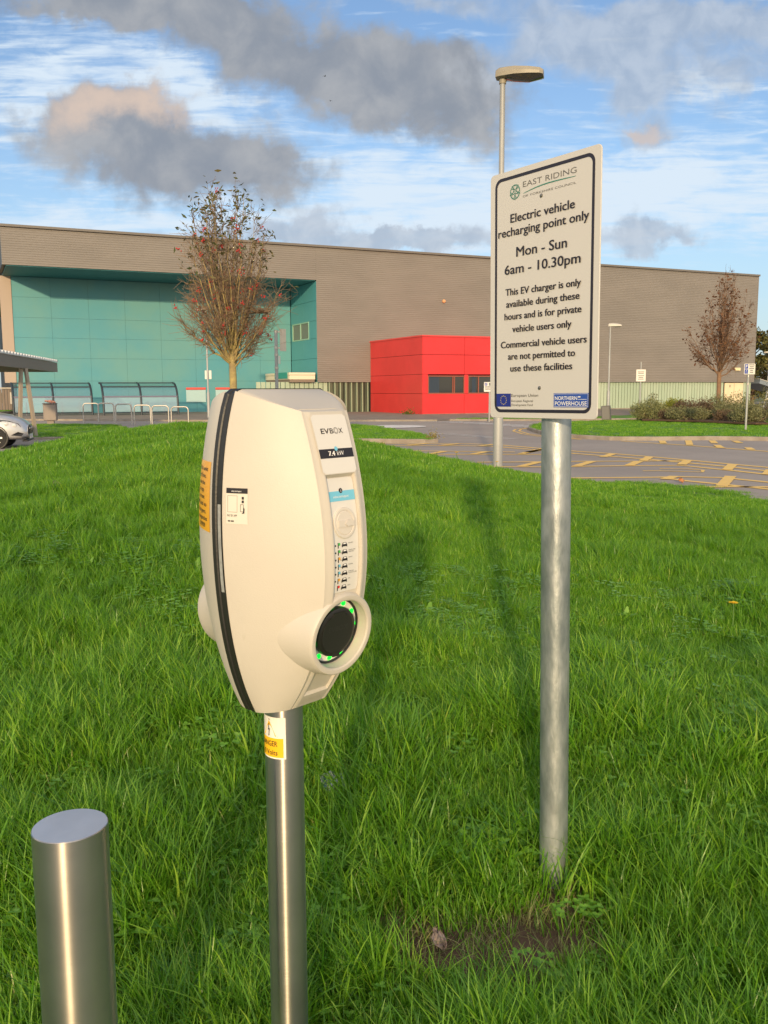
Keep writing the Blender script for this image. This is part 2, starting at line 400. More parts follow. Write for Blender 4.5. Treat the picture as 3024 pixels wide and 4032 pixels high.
for a, b in (((2.76, 18.17), (3.35, 19.32)), ((3.89, 18.2), (4.5, 19.4)), ((4.97, 18.27), (5.5, 19.4)), ((5.6, 19.5), (6.11, 20.67)), ((6.09, 18.43), (6.63, 19.62)), ((6.56, 17.21), (7.17, 18.5)), ((5.38, 14.31), (6.15, 15.95)),
             ((5.01, 20.62), (5.54, 21.71)), ((3.5, 22.2), (4.14, 23.37)), ((4.83, 15.44), (5.17, 15.99)), ((-0.32, 25.83), (-0.02, 26.52)), ((0.65, 25.31), (1.28, 26.15)), ((1.57, 25.14), (2.19, 26.01)), ((2.62, 24.74), (3.1, 25.6)),
             ((1.09, 21.8), (1.54, 22.73)), ((2.15, 21.74), (2.64, 22.66)), ((3.31, 21.76), (4.15, 23.51)), ((8.31, 27.0), (7.97, 25.75)), ((9.13, 27.1), (8.44, 24.92)), ((9.8, 27.0), (9.4, 25.66)), ((10.4, 26.8), (10.16, 25.77)),
             ((9.16, 24.87), (8.82, 23.57)), ((9.56, 23.73), (9.32, 22.86)), ((6.9, 16.2), (7.4, 17.2)), ((6.3, 13.8), (6.9, 14.9))):
    strip(ym, [a, b], .19, .012)
strip(ym, [(4.92, 17.1), (5.24, 17.1), (5.95, 16.8), (6.1, 17.2), (5.9, 17.45), (5.38, 17.57)], .09, .007)
for o in (0, .22):
    strip(ym, [(6.1, 28.1 - o), (5.35 - o, 30.1 - o), (5.06 - o, 31.54), (5.05 - o, 33.79), (5.34 - o, 35.2), (5.9, 36.6)], .08, .007)
struct(ym.build('yellow_road_markings', yel_l))
wm = MB()
n = 40; wm.add([(.40 + 1.40 * math.cos(2 * PI * k / n), 38.2 + 1.45 * math.sin(2 * PI * k / n), .02) for k in range(n)] + [(.40, 38.2, .05)], [(k, (k + 1) % n, n) for k in range(n)])
strip(wm, [(1.87, 32.11), (2.31, 32.17), (4.11, 28.34)], .09, .007); strip(wm, [(1.95, 32.0), (3.86, 28.22)], .09, .007)
strip(wm, [(.72, 32.21), (1.43, 31.97)], .10, .007); strip(wm, [(-3, 45.2), (2.0, 44.3)], .08, .007)
for k in range(9):
    q = k / 8; cx, cy = 2.9 + 3.6 * q, 44.4 - 7.4 * q
    strip(wm, [(cx - .55 - .2 * math.sin(k), cy + .1), (cx + .95, cy - .25)], .42, .008)
for k in range(6): strip(wm, [(6.4 + k * .5, 40.5 + k * .45), (7.3 + k * .5, 40.2 + k * .45)], .3, .008)
struct(wm.build('white_road_markings', white_l))

# ------------------------------------------------------------------ grass islands, verges, kerbs, pavement
def island(name, poly, h=.12, kw=.14):
    """kerbed grass island: kerb ring + raised turf"""
    n = len(poly); cen = Vector((sum(p[0] for p in poly) / n, sum(p[1] for p in poly) / n))
    k = MB(); inn = []
    for i in range(n):
        p0, p1, p2 = (Vector(poly[j % n]) for j in (i - 1, i, i + 1))
        d = ((p1 - p0).normalized() + (p2 - p1).normalized()).normalized(); q = p1 + Vector((-d.y, d.x)) * kw; inn.append((q.x, q.y))
    vs = []
    for (p, q) in zip(poly, inn):
        z = gz(*p); vs += [(p[0], p[1], z - .2), (p[0], p[1], z + h - .02), (p[0] + (q[0] - p[0]) * .15, p[1] + (q[1] - p[1]) * .15, z + h), (q[0], q[1], z + h)]
    fs = []
    for i in range(n):
        a, b = i * 4, ((i + 1) % n) * 4
        for j in range(3): fs.append((a + j, b + j, b + j + 1, a + j + 1))
    k.add(vs, fs); ko = k.build(name + '_kerb', kerb_m); struct(ko)
    tm = MB(); m = 5; rings = []
    for r in range(m + 1):
        f_ = r / m
        rings.append([(x + (cen.x - x) * f_, y + (cen.y - y) * f_, gz(x, y) + h - .015 + .02 * math.sin(f_ * PI / 2)) for x, y in inn])
    vs = [p for r in rings for p in r]; fs = []
    for r in range(m):
        for i in range(n): j = (i + 1) % n; fs.append((r * n + i, r * n + j, (r + 1) * n + j, (r + 1) * n + i))
    tm.add(vs, fs); to = tm.build(name, turf, smooth=60); struct(to)
    return inn
RIGHT_ISLAND = [(5.42, 32.4), (5.43, 30.9), (5.70, 29.3), (6.14, 28.45), (6.84, 27.4), (8.13, 27.18), (9.8, 27.35), (10.8, 27.1), (13, 25.9), (20, 23.5), (34, 22), (44, 40), (30, 47.5), (16, 43.6), (11.9, 42.4), (10.2, 41.7), (7.1, 39.6), (6.0, 37.3), (5.5, 34.6)]
island('grass_island_right', RIGHT_ISLAND)
LEFT_WEDGE = [(-7, 27.6), (-.82, 26.85), (.2, 26.55), (1.2, 26.35), (1.6, 26.6), (1.5, 28.2), (.74, 32), (-.3, 36.0), (-1.3, 38.1), (-6.5, 41)]
island('grass_island_left', LEFT_WEDGE)
VERGE = [(3.4, 46.6), (8, 45.2), (12, 46.5), (17, 49.0), (25, 53), (30, 60), (20.5, 59.5), (14, 56), (9, 51.5), (4.6, 49.4)]
island('grass_verge', VERGE, .10)
LEFTV = [(-16, 29), (-9.2, 29.4), (-8.8, 31), (-10.5, 37), (-12.0, 40.5), (-16.8, 40.8)]
island('grass_verge_left', LEFTV, .08)
FARL = [(-40, 52), (-24.4, 54.0), (-24.6, 58), (-25.0, 62), (-42, 70)]
island('grass_verge_far_left', FARL, .25)
pv = MB(); pv.prism([(-28.5, 51), (-14, 47.2), (-6, 46.2), (2.6, 45.9), (3.2, 47.2), (4.6, 49.8), (9, 52.2), (14, 56.6), (20.5, 60.3), (40, 75), (42, 84), (-20, 66), (-27, 60)], lambda x, y: gz(x, y) - .1, lambda x, y: gz(x, y) + .06)
struct(pv.build('pavement', pave))
pk = MB(); q = [(-28.5, 50.9), (-14, 47.1), (-6, 46.1), (2.7, 45.8)]
for a, b in zip(q, q[1:]):
    d = Vector((b[0] - a[0], b[1] - a[1])); ang = math.atan2(d.y, d.x)
    pk.box(((a[0] + b[0]) / 2, (a[1] + b[1]) / 2, gz((a[0] + b[0]) / 2, (a[1] + b[1]) / 2) + .01), (d.length, .13, .16), ang)
struct(pk.build('pavement_kerb', kerb_m))

# ------------------------------------------------------------------ the sports hall
clad = mat('brown_grey_cladding', (.240, .220, .203), .5, var=(.212, .195, .180), vscale=.25, spec=.35, stretch=(1, 1, 3))
teal = mat('teal_panel', (.085, .315, .385), .55, var=(.135, .335, .335), vscale=.22, vdetail=5)
teal2 = mat('teal_panel_side', (.075, .31, .36), .5, var=(.09, .33, .36), vscale=.3)
teal_gap = mat('teal_joint', (.02, .09, .10), .9)
trim = mat('pale_brown_trim', (.42, .34, .28), .6)
dark = mat('dark_metal', (.03, .03, .032), .5)
cream = mat('cream_metal', (.74, .66, .50), .5)
gglass = mat('green_channel_glass', (.34, .44, .32), .22, var=(.42, .50, .38), vscale=.9, stretch=(1, 1, .15), spec=.6)
gglass2 = mat('dark_green_glass', (.035, .06, .045), .12, var=(.10, .13, .09), vscale=.8, stretch=(1, 1, .2), spec=.7)
glassdark = mat('window_glass', (.03, .032, .035), .05, spec=.8)
wood = mat('timber_mullion', (.30, .09, .06), .6)
BX, BY, BA = -.92, 64.98, .434
hall = thing('sports_hall', 'large brown grey ribbed metal building with a turquoise recessed wall', 'building', (BX, BY, 0), BA)
AL, AR, AO, RD = -23.86, 37.03, -4.03, 5.406
def ribs(mb, a0, a1, z0, z1, d=0.0, pitch=.135, dep=.019, nseg=1):
    n = int(round((z1 - z0) / pitch)); p = (z1 - z0) / n; prof = []
    for k in range(n): prof += [(z0 + k * p, d), (z0 + k * p + p * .42, d), (z0 + k * p + p * .52, d + dep), (z0 + k * p + p * .90, d + dep)]
    prof.append((z1, d)); vs = []; fs = []
    for z, y in prof: vs += [(a0, y, z), (a1, y, z)]
    for k in range(len(prof) - 1): fs.append((2 * k, 2 * k + 1, 2 * k + 3, 2 * k + 2))
    mb.add(vs, fs)
cl = MB(); ribs(cl, AO, AR, 2.10, 11.22); ribs(cl, AL, AO - .002, 9.01, 11.22)
cl.build('cladding', clad, hall)
co = MB(); co.box(((AO + .25 + AR - .03) / 2, 15.3, 5.33), (AR - AO - .28, 29.9, 11.66)); co.box(((AL + AO) / 2 + .45, 18, 5.33), (AO - AL - .5, 24.2, 11.66)); co.box(((AL + AO) / 2, 2.7, 10.13), (AO - AL - .06, 5.2, 2.06))
co.build('inner_wall', dark, hall)
ro = MB(); ro.box(((AL + AR) / 2, 15.0, 11.26), (AR - AL + .1, 30.3, .14)); ro.build('roof_flashing', mat('roof_trim', (.16, .145, .13), .5), hall)
en = MB(); en.box((AR + .02, 15, 6.65), (.08, 30, 9.1)); en.build('end_cladding', clad, hall)
pr = MB(); pr.box((AL + .36, RD + .03, 5.53), (.70, .16, 6.86)); pr.build('end_pier', trim, hall)
sf = MB(); sf.box(((AL + AO) / 2 + .1, RD / 2 + .05, 8.98), (AO - AL - .25, RD - .1, .05)); sf.build('soffit', mat('shaded_teal_soffit', (.028, .155, .18), .6), hall)  # teal darkened in the base colour to deepen the shade under the roof
# back wall of the recess: panels with open joints over a dark backing
bw = MB(); bk = MB()
a0, a1 = AL + .72, AO - .03; npan = 8; rows = [-.5, .88, 2.22, 3.73, 5.05, 6.35, 7.66, 8.95]
bk.box(((a0 + a1) / 2, RD + .10, 4.2), (a1 - a0, .1, 9.4))
for i in range(npan):
    for z0, z1 in zip(rows, rows[1:]):
        x0 = a0 + (a1 - a0) * i / npan; x1 = a0 + (a1 - a0) * (i + 1) / npan
        bw.box(((x0 + x1) / 2, RD + .02, (z0 + z1) / 2), (x1 - x0 - .010, .04, z1 - z0 - .010))
bw.build('recessed_wall', teal, hall); bk.build('wall_joint', teal_gap, hall)
sw = MB(); WD0, WD1, WZ0, WZ1 = 1.6, 5.0, 5.12, 6.28
for z0, z1 in ((2.2, 3.73), (3.73, 5.09), (6.31, 7.66), (7.66, 8.95)):
    for d0, d1 in ((.02, 2.7), (2.7, RD)): sw.box((AO + .03, (d0 + d1) / 2, (z0 + z1) / 2), (.05, d1 - d0 - .02, z1 - z0 - .02))
sw.box((AO + .03, .8, 5.70), (.05, 1.52, 1.20)); sw.box((AO + .03, 5.22, 5.70), (.05, .34, 1.20)); sw.box((AO + .1, 2.72, 5.5), (.04, 5.3, 6.9)); sw.build('recess_side_wall', teal2, hall)
wf = MB()
for z in (WZ0, WZ1): wf.box((AO + .02, (WD0 + WD1) / 2, z), (.10, WD1 - WD0 + .08, .08))
for d in (WD0, (WD0 + WD1) / 2, WD1): wf.box((AO + .021, d, (WZ0 + WZ1) / 2), (.09, .10, WZ1 - WZ0 - .08))
wfo = wf.build('window', mat('green_frame', (.30, .52, .40), .5), hall)
pn = MB(); pn.box((AO + .035, (WD0 + WD1) / 2, (WZ0 + WZ1) / 2), (.02, WD1 - WD0, WZ1 - WZ0)); pn.build('pane', mat('upper_glass', (.14, .14, .11), .08, spec=.8), wfo)
# entrance canopy
ca = MB(); ca.box((-5.2, 2.5, 2.66), (1.9, 5.4, .17), bev=.02); ca.box((-5.2, 2.5, 2.42), (1.86, 5.36, .28)); ca.build('entrance_canopy', cream, hall)
cb_ = MB(); cb_.box((-5.2, 2.5, 2.18), (1.8, 5.3, .18)); cb_.build('canopy_beam', mat('brown_beam', (.22, .17, .13), .6), hall)
cs = MB(); cs.box((-6.165, 1.55, 2.55), (.03, 2.7, .42)); cso = cs.build('green_entrance_sign', mat('sign_green', (.03, .30, .25), .5), hall)
for d in (.5, 4.2):
    ps = MB(); ps.tube([(-5.95, d, -.4), (-5.95, d, 2.1)], .06, 10); ps.build('canopy_post', mat('yellow_post', (.55, .40, .12), .5) if d < 1 else cream, hall)
# glazed band under the cladding
def planks(name, a0, a1, m, pitch=.30, d=.22, z0=-.25, z1=2.1, gap=.05, seed=0):
    rnd = random.Random(seed); p = MB(); n = int((a1 - a0) / pitch); st = (a1 - a0) / n
    for k in range(n): p.box((a0 + (k + .5) * st, d + rnd.uniform(0, .012), (z0 + z1) / 2), (st - gap, .05, z1 - z0))
    return p.build(name, m, hall)
planks('glazed_wall', 9.7, 33.75, gglass, seed=1)
planks('glazed_wall', 36.05, 36.95, gglass, seed=2)
planks('entrance_glazing', -8.4, -3.2, gglass, .33, seed=3)
planks('entrance_glazing', -3.2, .0, gglass2, .36, seed=4)
pm = MB()
for k in range(8): pm.box((-3.1 + k * .42, .15, .92), (.07, .06, 2.3))
pm.build('glazing_mullion', mat('pale_green_fin', (.30, .38, .27), .5), hall)
pl_ = MB(); pl_.box((23.5, .12, -.17), (27.6, .2, .30)); pl_.build('plinth', kerb_m, hall)
dr = MB(); dr.box((34.9, .17, .9), (2.15, .08, 2.25)); 
dro = dr.build('door', mat('cream_door', (.78, .66, .44), .5, var=(.72, .60, .40), vscale=1), hall)
dl = MB(); dl.box((34.9, .125, .9), (.03, .02, 2.2)); dl.box((34.4, .125, 1.75), (.16, .02, .2)); dl.build('door_seam', mat('door_line', (.35, .30, .22), .6), dro)
fl = MB(); fl.box((35.0, -.08, 3.2), (.62, .14, .26), bev=.03); fl.build('wall_light', mat('cream_lamp', (.8, .70, .42), .4), hall)
fb = MB(); fb.lathe([(.02, -.12), (.11, -.06), (.13, .02), (.09, .10), (.0, .13)], (5.88, -.06, 7.94), 12, Matrix.Rotation(PI / 2, 3, 'X')); fb.build('wall_lantern', mat('orange_lens', (.75, .38, .18), .3), hall)

# red entrance block
redm = mat('red_panel', (.68, .034, .038), .36, var=(.60, .028, .030), vscale=.5, spec=.6)
redb = thing('red_entrance_block', 'bright red panelled block with a strip window in front of the ribbed hall', 'building', (BX, BY, 0), BA)
RA0, RA1, RDD, RZ = .0, 9.6, -8.04, 4.9
rw = MB(); J = .022
rwz = [0.0, 1.30, 2.51, 3.75, 4.88]
xj = [RA0, 3.05, 6.1, 9.6]
for k in range(4):
    z0, z1 = rwz[k], rwz[k + 1]
    if k == 0: z0 = -.3
    rw.box((RA0 + .02, RDD / 2, (z0 + z1) / 2), (.04, -RDD - .02, z1 - z0 - J))
    for x0, x1 in zip(xj, xj[1:]):
        zb = 0.0 if k == 0 else z0
        if k == 1:
            if x0 == RA0: rw.box(((x0 + .4) / 2, RDD + .02, (zb + z1) / 2), (.4 - x0 - .01, .04, z1 - zb))
            continue
        rw.box(((x0 + x1) / 2, RDD + .02, (zb + z1) / 2), (x1 - x0 - J, .04, z1 - zb - J))
rw.box((8.35, RDD + .02, 1.9), (2.5, .04, 1.2)); rw.box((3.19, RDD + .025, 1.9), (.28, .05, 1.19)); rw.box((9.58, RDD / 2, 2.4), (.04, -RDD - .1, 5.2))
rw.build('panelled_wall', redm, redb)
ri = MB(); ri.box(((RA0 + RA1) / 2, RDD / 2 + .05, 2.35), (RA1 - RA0 - .1, -RDD - .25, 5.0)); ri.build('inner_wall', mat('red_joint', (.10, .005, .006), .8), redb)
rf = MB(); rf.box(((RA0 + RA1) / 2, RDD / 2 - .02, 4.91), (RA1 - RA0 + .12, -RDD + .1, .09)); rf.build('roof_flashing', mat('red_trim', (.66, .06, .06), .45), redb)
rp = MB(); rp.box(((RA0 + RA1) / 2 + .03, RDD + .08, -.16), (RA1 - RA0, .14, .34)); rp.build('plinth', kerb_m, redb)
for x0, x1 in ((.4, 3.05), (3.33, 7.1)):
    f_ = MB()
    for z in (1.31, 2.40): f_.box(((x0 + x1) / 2, RDD + .01, z), (x1 - x0, .08, .06))
    for a in (x0 + .03, x0 + (1.80 if x0 < 1 else .78), x0 + (1.92 if x0 < 1 else 1.9), x1 - .03): f_.box((a, RDD + .011, 1.855), (.05, .07, 1.04))
    fo = f_.build('window', wood, redb)
    p_ = MB(); p_.box(((x0 + x1) / 2, RDD + .05, 1.855), (x1 - x0 - .02, .02, 1.1)); p_.build('pane', glassdark, fo)
    bl = MB(); bl.box((x0 + .45, RDD + .036, 1.855), (.75 if x0 < 1 else .3, .006, 1.03)); bl.build('blind', mat('blue_blind', (.03, .045, .07), .5), fo)
# ------------------------------------------------------------------ electric vehicle charger
def steel(name, col, rough, sx=(3, 3, 90), amt=.12, an=.88):
    m = mat(name, col, rough, metal=1.0)
    t = m.node_tree; b = t.nodes['Principled BSDF']; tcn = nd(t, 'ShaderNodeTexCoord')
    mpn = nd(t, 'ShaderNodeMapping'); lk(t, tcn.outputs['Object'], mpn.inputs[0]); mpn.inputs[3].default_value = sx
    f = noise_n(t, mpn.outputs[0], 6, 5, .7)
    lk(t, mth(t, 'ADD', mth(t, 'MULTIPLY', mth(t, 'SUBTRACT', f, .5), amt), rough), b.inputs['Roughness'])
    bn = nd(t, 'ShaderNodeBump'); bn.inputs['Strength'].default_value = .04; bn.inputs['Distance'].default_value = .002
    lk(t, f, bn.inputs['Height']); lk(t, bn.outputs[0], b.inputs['Normal'])
    b.inputs['Anisotropic'].default_value = an; b.inputs['Anisotropic Rotation'].default_value = .25
    tg = nd(t, 'ShaderNodeTangent', direction_type='RADIAL', axis='Z'); lk(t, tg.outputs[0], b.inputs['Tangent'])
    f2 = noise_n(t, tcn.outputs['Object'], 7, 4, .6)
    lk(t, mixc(t, ramp01(t, f2, .3, .75), tuple(c * .86 for c in col), col), b.inputs['Base Color'])
    return m
brushed = steel('brushed_stainless', (.54, .50, .455), .34)
shell_m = mat('warm_white_plastic', (.55, .512, .445), .46, var=(.535, .498, .432), vscale=9, bump=.10, bscale=420, spec=.45)
gasket = mat('black_rubber_gasket', (.017, .017, .016), .45, bump=.1, bscale=120)
black_p = mat('black_plastic', (.014, .014, .014), .38, spec=.5)
ink = mat('black_ink', (.012, .010, .014), .5)
lab_w = mat('label_white', (.80, .79, .77), .32)
blue_lab = mat('light_blue_print', (.16, .50, .68), .4)
ZG = .188
ch = thing('charging_point', 'white rounded electric vehicle charging point with glowing green ring on a steel post', 'charging point', (-.1905, 1.635, ZG), math.atan2(.7386, .673))
TOP = 1.552 - ZG
_uf = np.array([.0347, .09, .145, .2, .2556, .311, .352, .479, .5345]); _d = np.array([.118, .139, .153, .164, .170, .170, .164, .118, .082])
_w2 = np.array([.049, .0505, .0495, .0485, .047, .0453, .0445, .0425, .040])
_us = np.array([0, .078, .178, .264, .332, .407, .492, .566]); _h = np.array([.105, .127, .140, .141, .138, .128, .109, .078])
PD, PW, PH = np.polyfit(_uf, _d, 4), np.polyfit(_uf, _w2, 2), np.polyfit(_us, _h, 4)
def prof(u_): return float(np.polyval(PH, u_)), float(np.polyval(PW, u_)), float(np.polyval(PD, u_)) + .005
G_ = .0135; BUL = .011; UZ = 1.022
def side_pt(q, u_, off=0.0, sgn=-1, rear=False):
    h, w2, d = prof(u_); g_ = G_
    L = math.hypot(h - w2, d - g_); nx, nn = (d - g_) / L, (h - w2) / L
    b = BUL * 4 * q * (1 - q) + off
    s = sgn * (h + (w2 - h) * q + b * nx); n = g_ + (d - g_) * q + b * nn
    return s, n
def S3(s, n, u_, rear=False): return (s, (n if rear else -n), TOP - u_ * UZ)
def recess(a, u_):
    r = 0.0
    if abs(a) < .70 and .1425 < u_ < .352: r = .0075
    if abs(a) < .74 and .476 < u_ < .530: r = .006
    return r
def front_pt(a, u_, off=0.0):
    h, w2, d = prof(u_)
    return S3(a * w2, d - recess(a, u_) + off, u_)
def shell(rear):
    lev = sorted(set([round(k, 4) for k in np.linspace(.06, .558, 41)] + [.0347, .0375, .043, .050, .139, .146, .473, .4795, .527, .5335]))
    ts = [(-1, .013), (-.6, .006), (0, .0015)] + [((k - .0347) / .5233, 0) for k in lev[1:]]
    qs = list(np.linspace(0, .86, 13)) + [.90, .935, .965]
    fa = [-.93, -.80, -.745, -.715, -.695, -.35, 0, .35, .695, .715, .745, .80, .93]
    mb = MB(); rings = []
    for t_, ins in ts:
        ring = []
        dz = {-1: 0, -.6: .0028, 0: .009}.get(t_, None)
        tt = max(t_, 0)
        sc = 1 - ins / .10
        for q in qs:
            ut, ub = .0347 * q ** 1.15, .566 - .008 * q; u_ = ut + tt * (ub - ut) + (dz if dz is not None and t_ <= 0 else (.009 if tt < .03 else 0) * 0)
            s, n = side_pt(q, u_); ring.append((s * sc, n * sc if q > 0 else n, u_))
        for a in fa:
            u_ = .0347 + tt * .5233 + (dz if dz is not None else 0); h, w2, d = prof(u_)
            rc = 0 if rear else recess(a, u_); rnd = .0035 if abs(a) > .9 else 0.0
            ring.append((a * w2 * sc, (d - rnd - rc) * sc, u_))
        for q in reversed(qs):
            s, n, u2 = ring[qs.index(q)]; ring.append((-s, n, u2))
        rings.append(ring)
    hole = lambda s, n, u_: n - .075 if (n > .085 and math.hypot(s, u_ - .4150 - (n - .157) * math.tan(R(9))) < .0615) else n
    N = len(rings[0]); V = [S3(s, hole(s, n, u_), u_, rear) for r in rings for s, n, u_ in r]; fs = []
    for k in range(len(rings) - 1):
        for i in range(N - 1):
            f = (k * N + i, k * N + i + 1, (k + 1) * N + i + 1, (k + 1) * N + i); fs.append(f if rear else f[::-1])
    for base, fl in ((0, rear), ((len(rings) - 1) * N, not rear)):
        for i in range(N // 2): 
            f = (base + i, base + N - 1 - i, base + N - 2 - i, base + i + 1) if i < N // 2 - 0 and i + 1 < N - 1 - i else None
            if f and len(set(f)) == 4: fs.append(f if fl else f[::-1])
    mb.add(V, fs)
    # flared socket housing: cone from the rim back into the shell
    C0 = Vector(S3(0, .157, .4150, rear)); ax = Vector((0, (1 if rear else -1) * math.cos(R(9)), -math.sin(R(9))))
    X_ = Vector((1, 0, 0)) * (-1 if rear else 1); Y_ = ax.cross(X_); M = Matrix((X_, Y_, ax)).transposed() * 1.06
    pf = [(.117, -.132), (.115, -.112), (.1020, -.092), (.0905, -.068), (.0810, -.042), (.0742, -.016), (.0712, -.003), (.0700, .0), (.0682, .0022), (.0655, .0028), (.0605, .0020), (.0585, .0), (.0574, -.010), (.0568, -.025)]
    mb.lathe(pf + [(.0, -.025)], C0, 72, M)
    return mb, C0, M
sh, C0, MX = shell(False); sho = sh.build('front_shell', shell_m, ch, smooth=32)
s2, _, _ = shell(True); s2.build('rear_shell', shell_m, ch, smooth=32)
# black seam gasket running round the side, over the top and under the base
def seam(hw, grow, name, m, par):
    mb = MB(); path = []
    for u_ in np.linspace(.566, 0.0, 40): path.append((-(prof(u_)[0] + grow), u_))
    path[-1] = (-(prof(0)[0] - .012 + grow), -.0); path[-2] = (-(prof(.01)[0] - .002 + grow), .008)
    path = path + [(-x, u_) for x, u_ in reversed(path)]
    for x, u_ in path:
        pass
    vs = []
    for i, (x, u_) in enumerate(path):
        up = grow if u_ < .009 else 0
        for n, gr in ((-hw, 0), (-hw * .35, 0), (-hw * .2, -.002), (hw * .2, -.002), (hw * .35, 0), (hw, 0)):
            vs.append((x + (gr if x > 0 else -gr), -n, TOP - u_ * UZ + up + (gr if u_ < .009 else 0)))
    fs = [(i * 6 + k, i * 6 + k + 1, (i + 1) * 6 + k + 1, (i + 1) * 6 + k) for i in range(len(path) - 1) for k in range(5)]
    mb.add(vs, fs); o = mb.build(name, m, par); return o
seam(.0138, .0012, 'seam_gasket', gasket, ch)
ub = MB(); ub.box((0, 0, TOP - .566), (.15, .03, .02)); ub.build('base_plate', gasket, ch)
# socket: black collar, white light ring with green lamps, black lid
def sk_pt(x, y, z): return C0 + MX @ Vector((x, y, z))
cr = MB(); cr.lathe([(.0569, -.0245), (.0569, -.0190), (.0548, -.0180), (.0532, -.0190), (.0532, -.0245)], C0, 64, MX); cr.build('collar', black_p, ch, smooth=40)
lr = MB(); lr.lathe([(.0533, -.0240), (.0533, -.0215), (.0425, -.0212), (.042, -.0240)], C0, 64, MX)
lro = lr.build('light_ring', mat('ring_diffuser', (.82, .80, .74), .3, spec=.5), ch, smooth=30)
green = emis('green_lamp', (.0, .62, .025), 2.6)
for k, deg in enumerate((-62, -28, 2, 34, 68, 100, 138, 170, 204, 236, 268, 300)):
    a = R(deg); l_ = MB(); pts = []
    for i in range(12): b = 2 * PI * i / 12; x, y =   .0041 * math.cos(b), .0052 * math.sin(b); r_ = .0482 + x; pts.append(sk_pt(r_ * math.cos(a) - y * math.sin(a), r_ * math.sin(a) + y * math.cos(a), -.0206))
    l_.add(pts + [sk_pt(.0482 * math.cos(a), .0482 * math.sin(a), -.0196)], [(i, (i + 1) % 12, 12) for i in range(12)]); l_.build('lamp', green, lro)
ld = MB(); ld.lathe([(.0428, -.0240), (.0428, -.0140), (.0420, -.0118), (.0405, -.0108), (.0, -.0108)], C0, 56, MX)
ldo = ld.build('socket_lid', black_p, ch, smooth=35)
hg = MB()
def fl_poly(mb, pts, z0, z1):
    n = len(pts); mb.add([sk_pt(x, y, z0) for x, y in pts] + [sk_pt(x, y, z1) for x, y in pts], [tuple(range(n, 2 * n))] + [(i, (i + 1) % n, n + (i + 1) % n, n + i) for i in range(n)])
cap_poly = [(.0352 * math.cos(a), .0352 * math.sin(a)) for a in np.linspace(R(122), R(418), 40)]
fl_poly(hg, cap_poly + [(.015, .029), (.013, .0360), (-.013, .0360), (-.015, .029)], -.0109, -.0092)
fl_poly(hg, [(-.006, -.0425), (.008, -.0425), (.012, -.034), (-.010, -.034)], -.0109, -.0092)
hg.build('flap', mat('black_plastic_flap', (.018, .018, .018), .42), ldo, smooth=30)
le = MB(); put_text(le, lambda x, y: sk_pt(x, y, -.0088), 'EVBOX', 0, .004, .044, .009, 'C'); le.build('embossed_lettering', mat('lid_letters', (.030, .030, .030), .3), ldo)
# label plate on the upper front
def patch(a_m, u0, u1, off, r=.006, nu=26, na=8):
    """rounded rectangle on the front face: half width a_m as a fraction of the face"""
    mb = MB(); us = np.linspace(u0, u1, nu)
    def fn(a, u_):
        h, w2, d = prof(u_); e = min(u_ - u0, u1 - u_); cut = r - math.sqrt(max(0, r * r - (r - e) ** 2)) if e < r else 0
        return front_pt(a * (a_m - cut / w2), u_, off)
    mb.grid(fn, np.linspace(-1, 1, na), us, flip=True); return mb
def front_xy(cx_u, off):
    return lambda x, y: front_pt(x / prof(cx_u - y)[1], cx_u - y, off)
patch(.84, .0415, .1400, .0006).build('label_groove', mat('label_edge', (.60, .56, .49), .5), ch, smooth=40)
lbo = patch(.81, .0428, .1387, .0011).build('rating_label', mat('label_ivory', (.66, .645, .61), .33), ch, smooth=40)
bb = MB(); bb.grid(lambda a, u_: front_pt(a * .805, u_, .0016), np.linspace(-1, 1, 6), np.linspace(.0985, .1135, 5), flip=True); bb.build('black_band', ink, lbo)
bd = MB(); f_ = front_xy(.0985, .0021); bd.add([f_(.0038 * math.cos(k * PI / 8), .0038 * math.sin(k * PI / 8)) for k in range(16)], [tuple(range(16))]); bd.build('blue_dot', blue_lab, lbo)
kw = MB(); [put_text(kw, front_xy(.1095, .0022 + k * .0003), '7.4', -.020 + k * .0004, 0, .0145, .0078) for k in range(3)]; put_text(kw, front_xy(.1095, .0022), 'kW', .0005, 0, .0160, .0075, 'L'); kw.build('rating_lettering', lab_w, lbo)
ev = MB(); f_ = front_xy(.0735, .0018)
put_text(ev, f_, 'EV', -.0255, 0, .0195, .0088, 'L', .012); put_text(ev, f_, 'B', -.0045, 0, .0085, .0088, 'L', .005); put_text(ev, f_, 'X', .0165, 0, .0095, .0088, 'L', .005)
for k in range(24):
    a, b2 = 2 * PI * k / 24, 2 * PI * (k + .62) / 24
    for r0, r1 in ((.0044, .0054), (.0030, .0036)):
        ev.add([f_(.0102 + r0 * math.cos(a), .0044 + r0 * math.sin(a)), f_(.0102 + r1 * math.cos(a), .0044 + r1 * math.sin(a)), f_(.0102 + r1 * math.cos(b2), .0044 + r1 * math.sin(b2)), f_(.0102 + r0 * math.cos(b2), .0044 + r0 * math.sin(b2))], [(0, 1, 2, 3)])
ev.build('maker_lettering', ink, lbo)
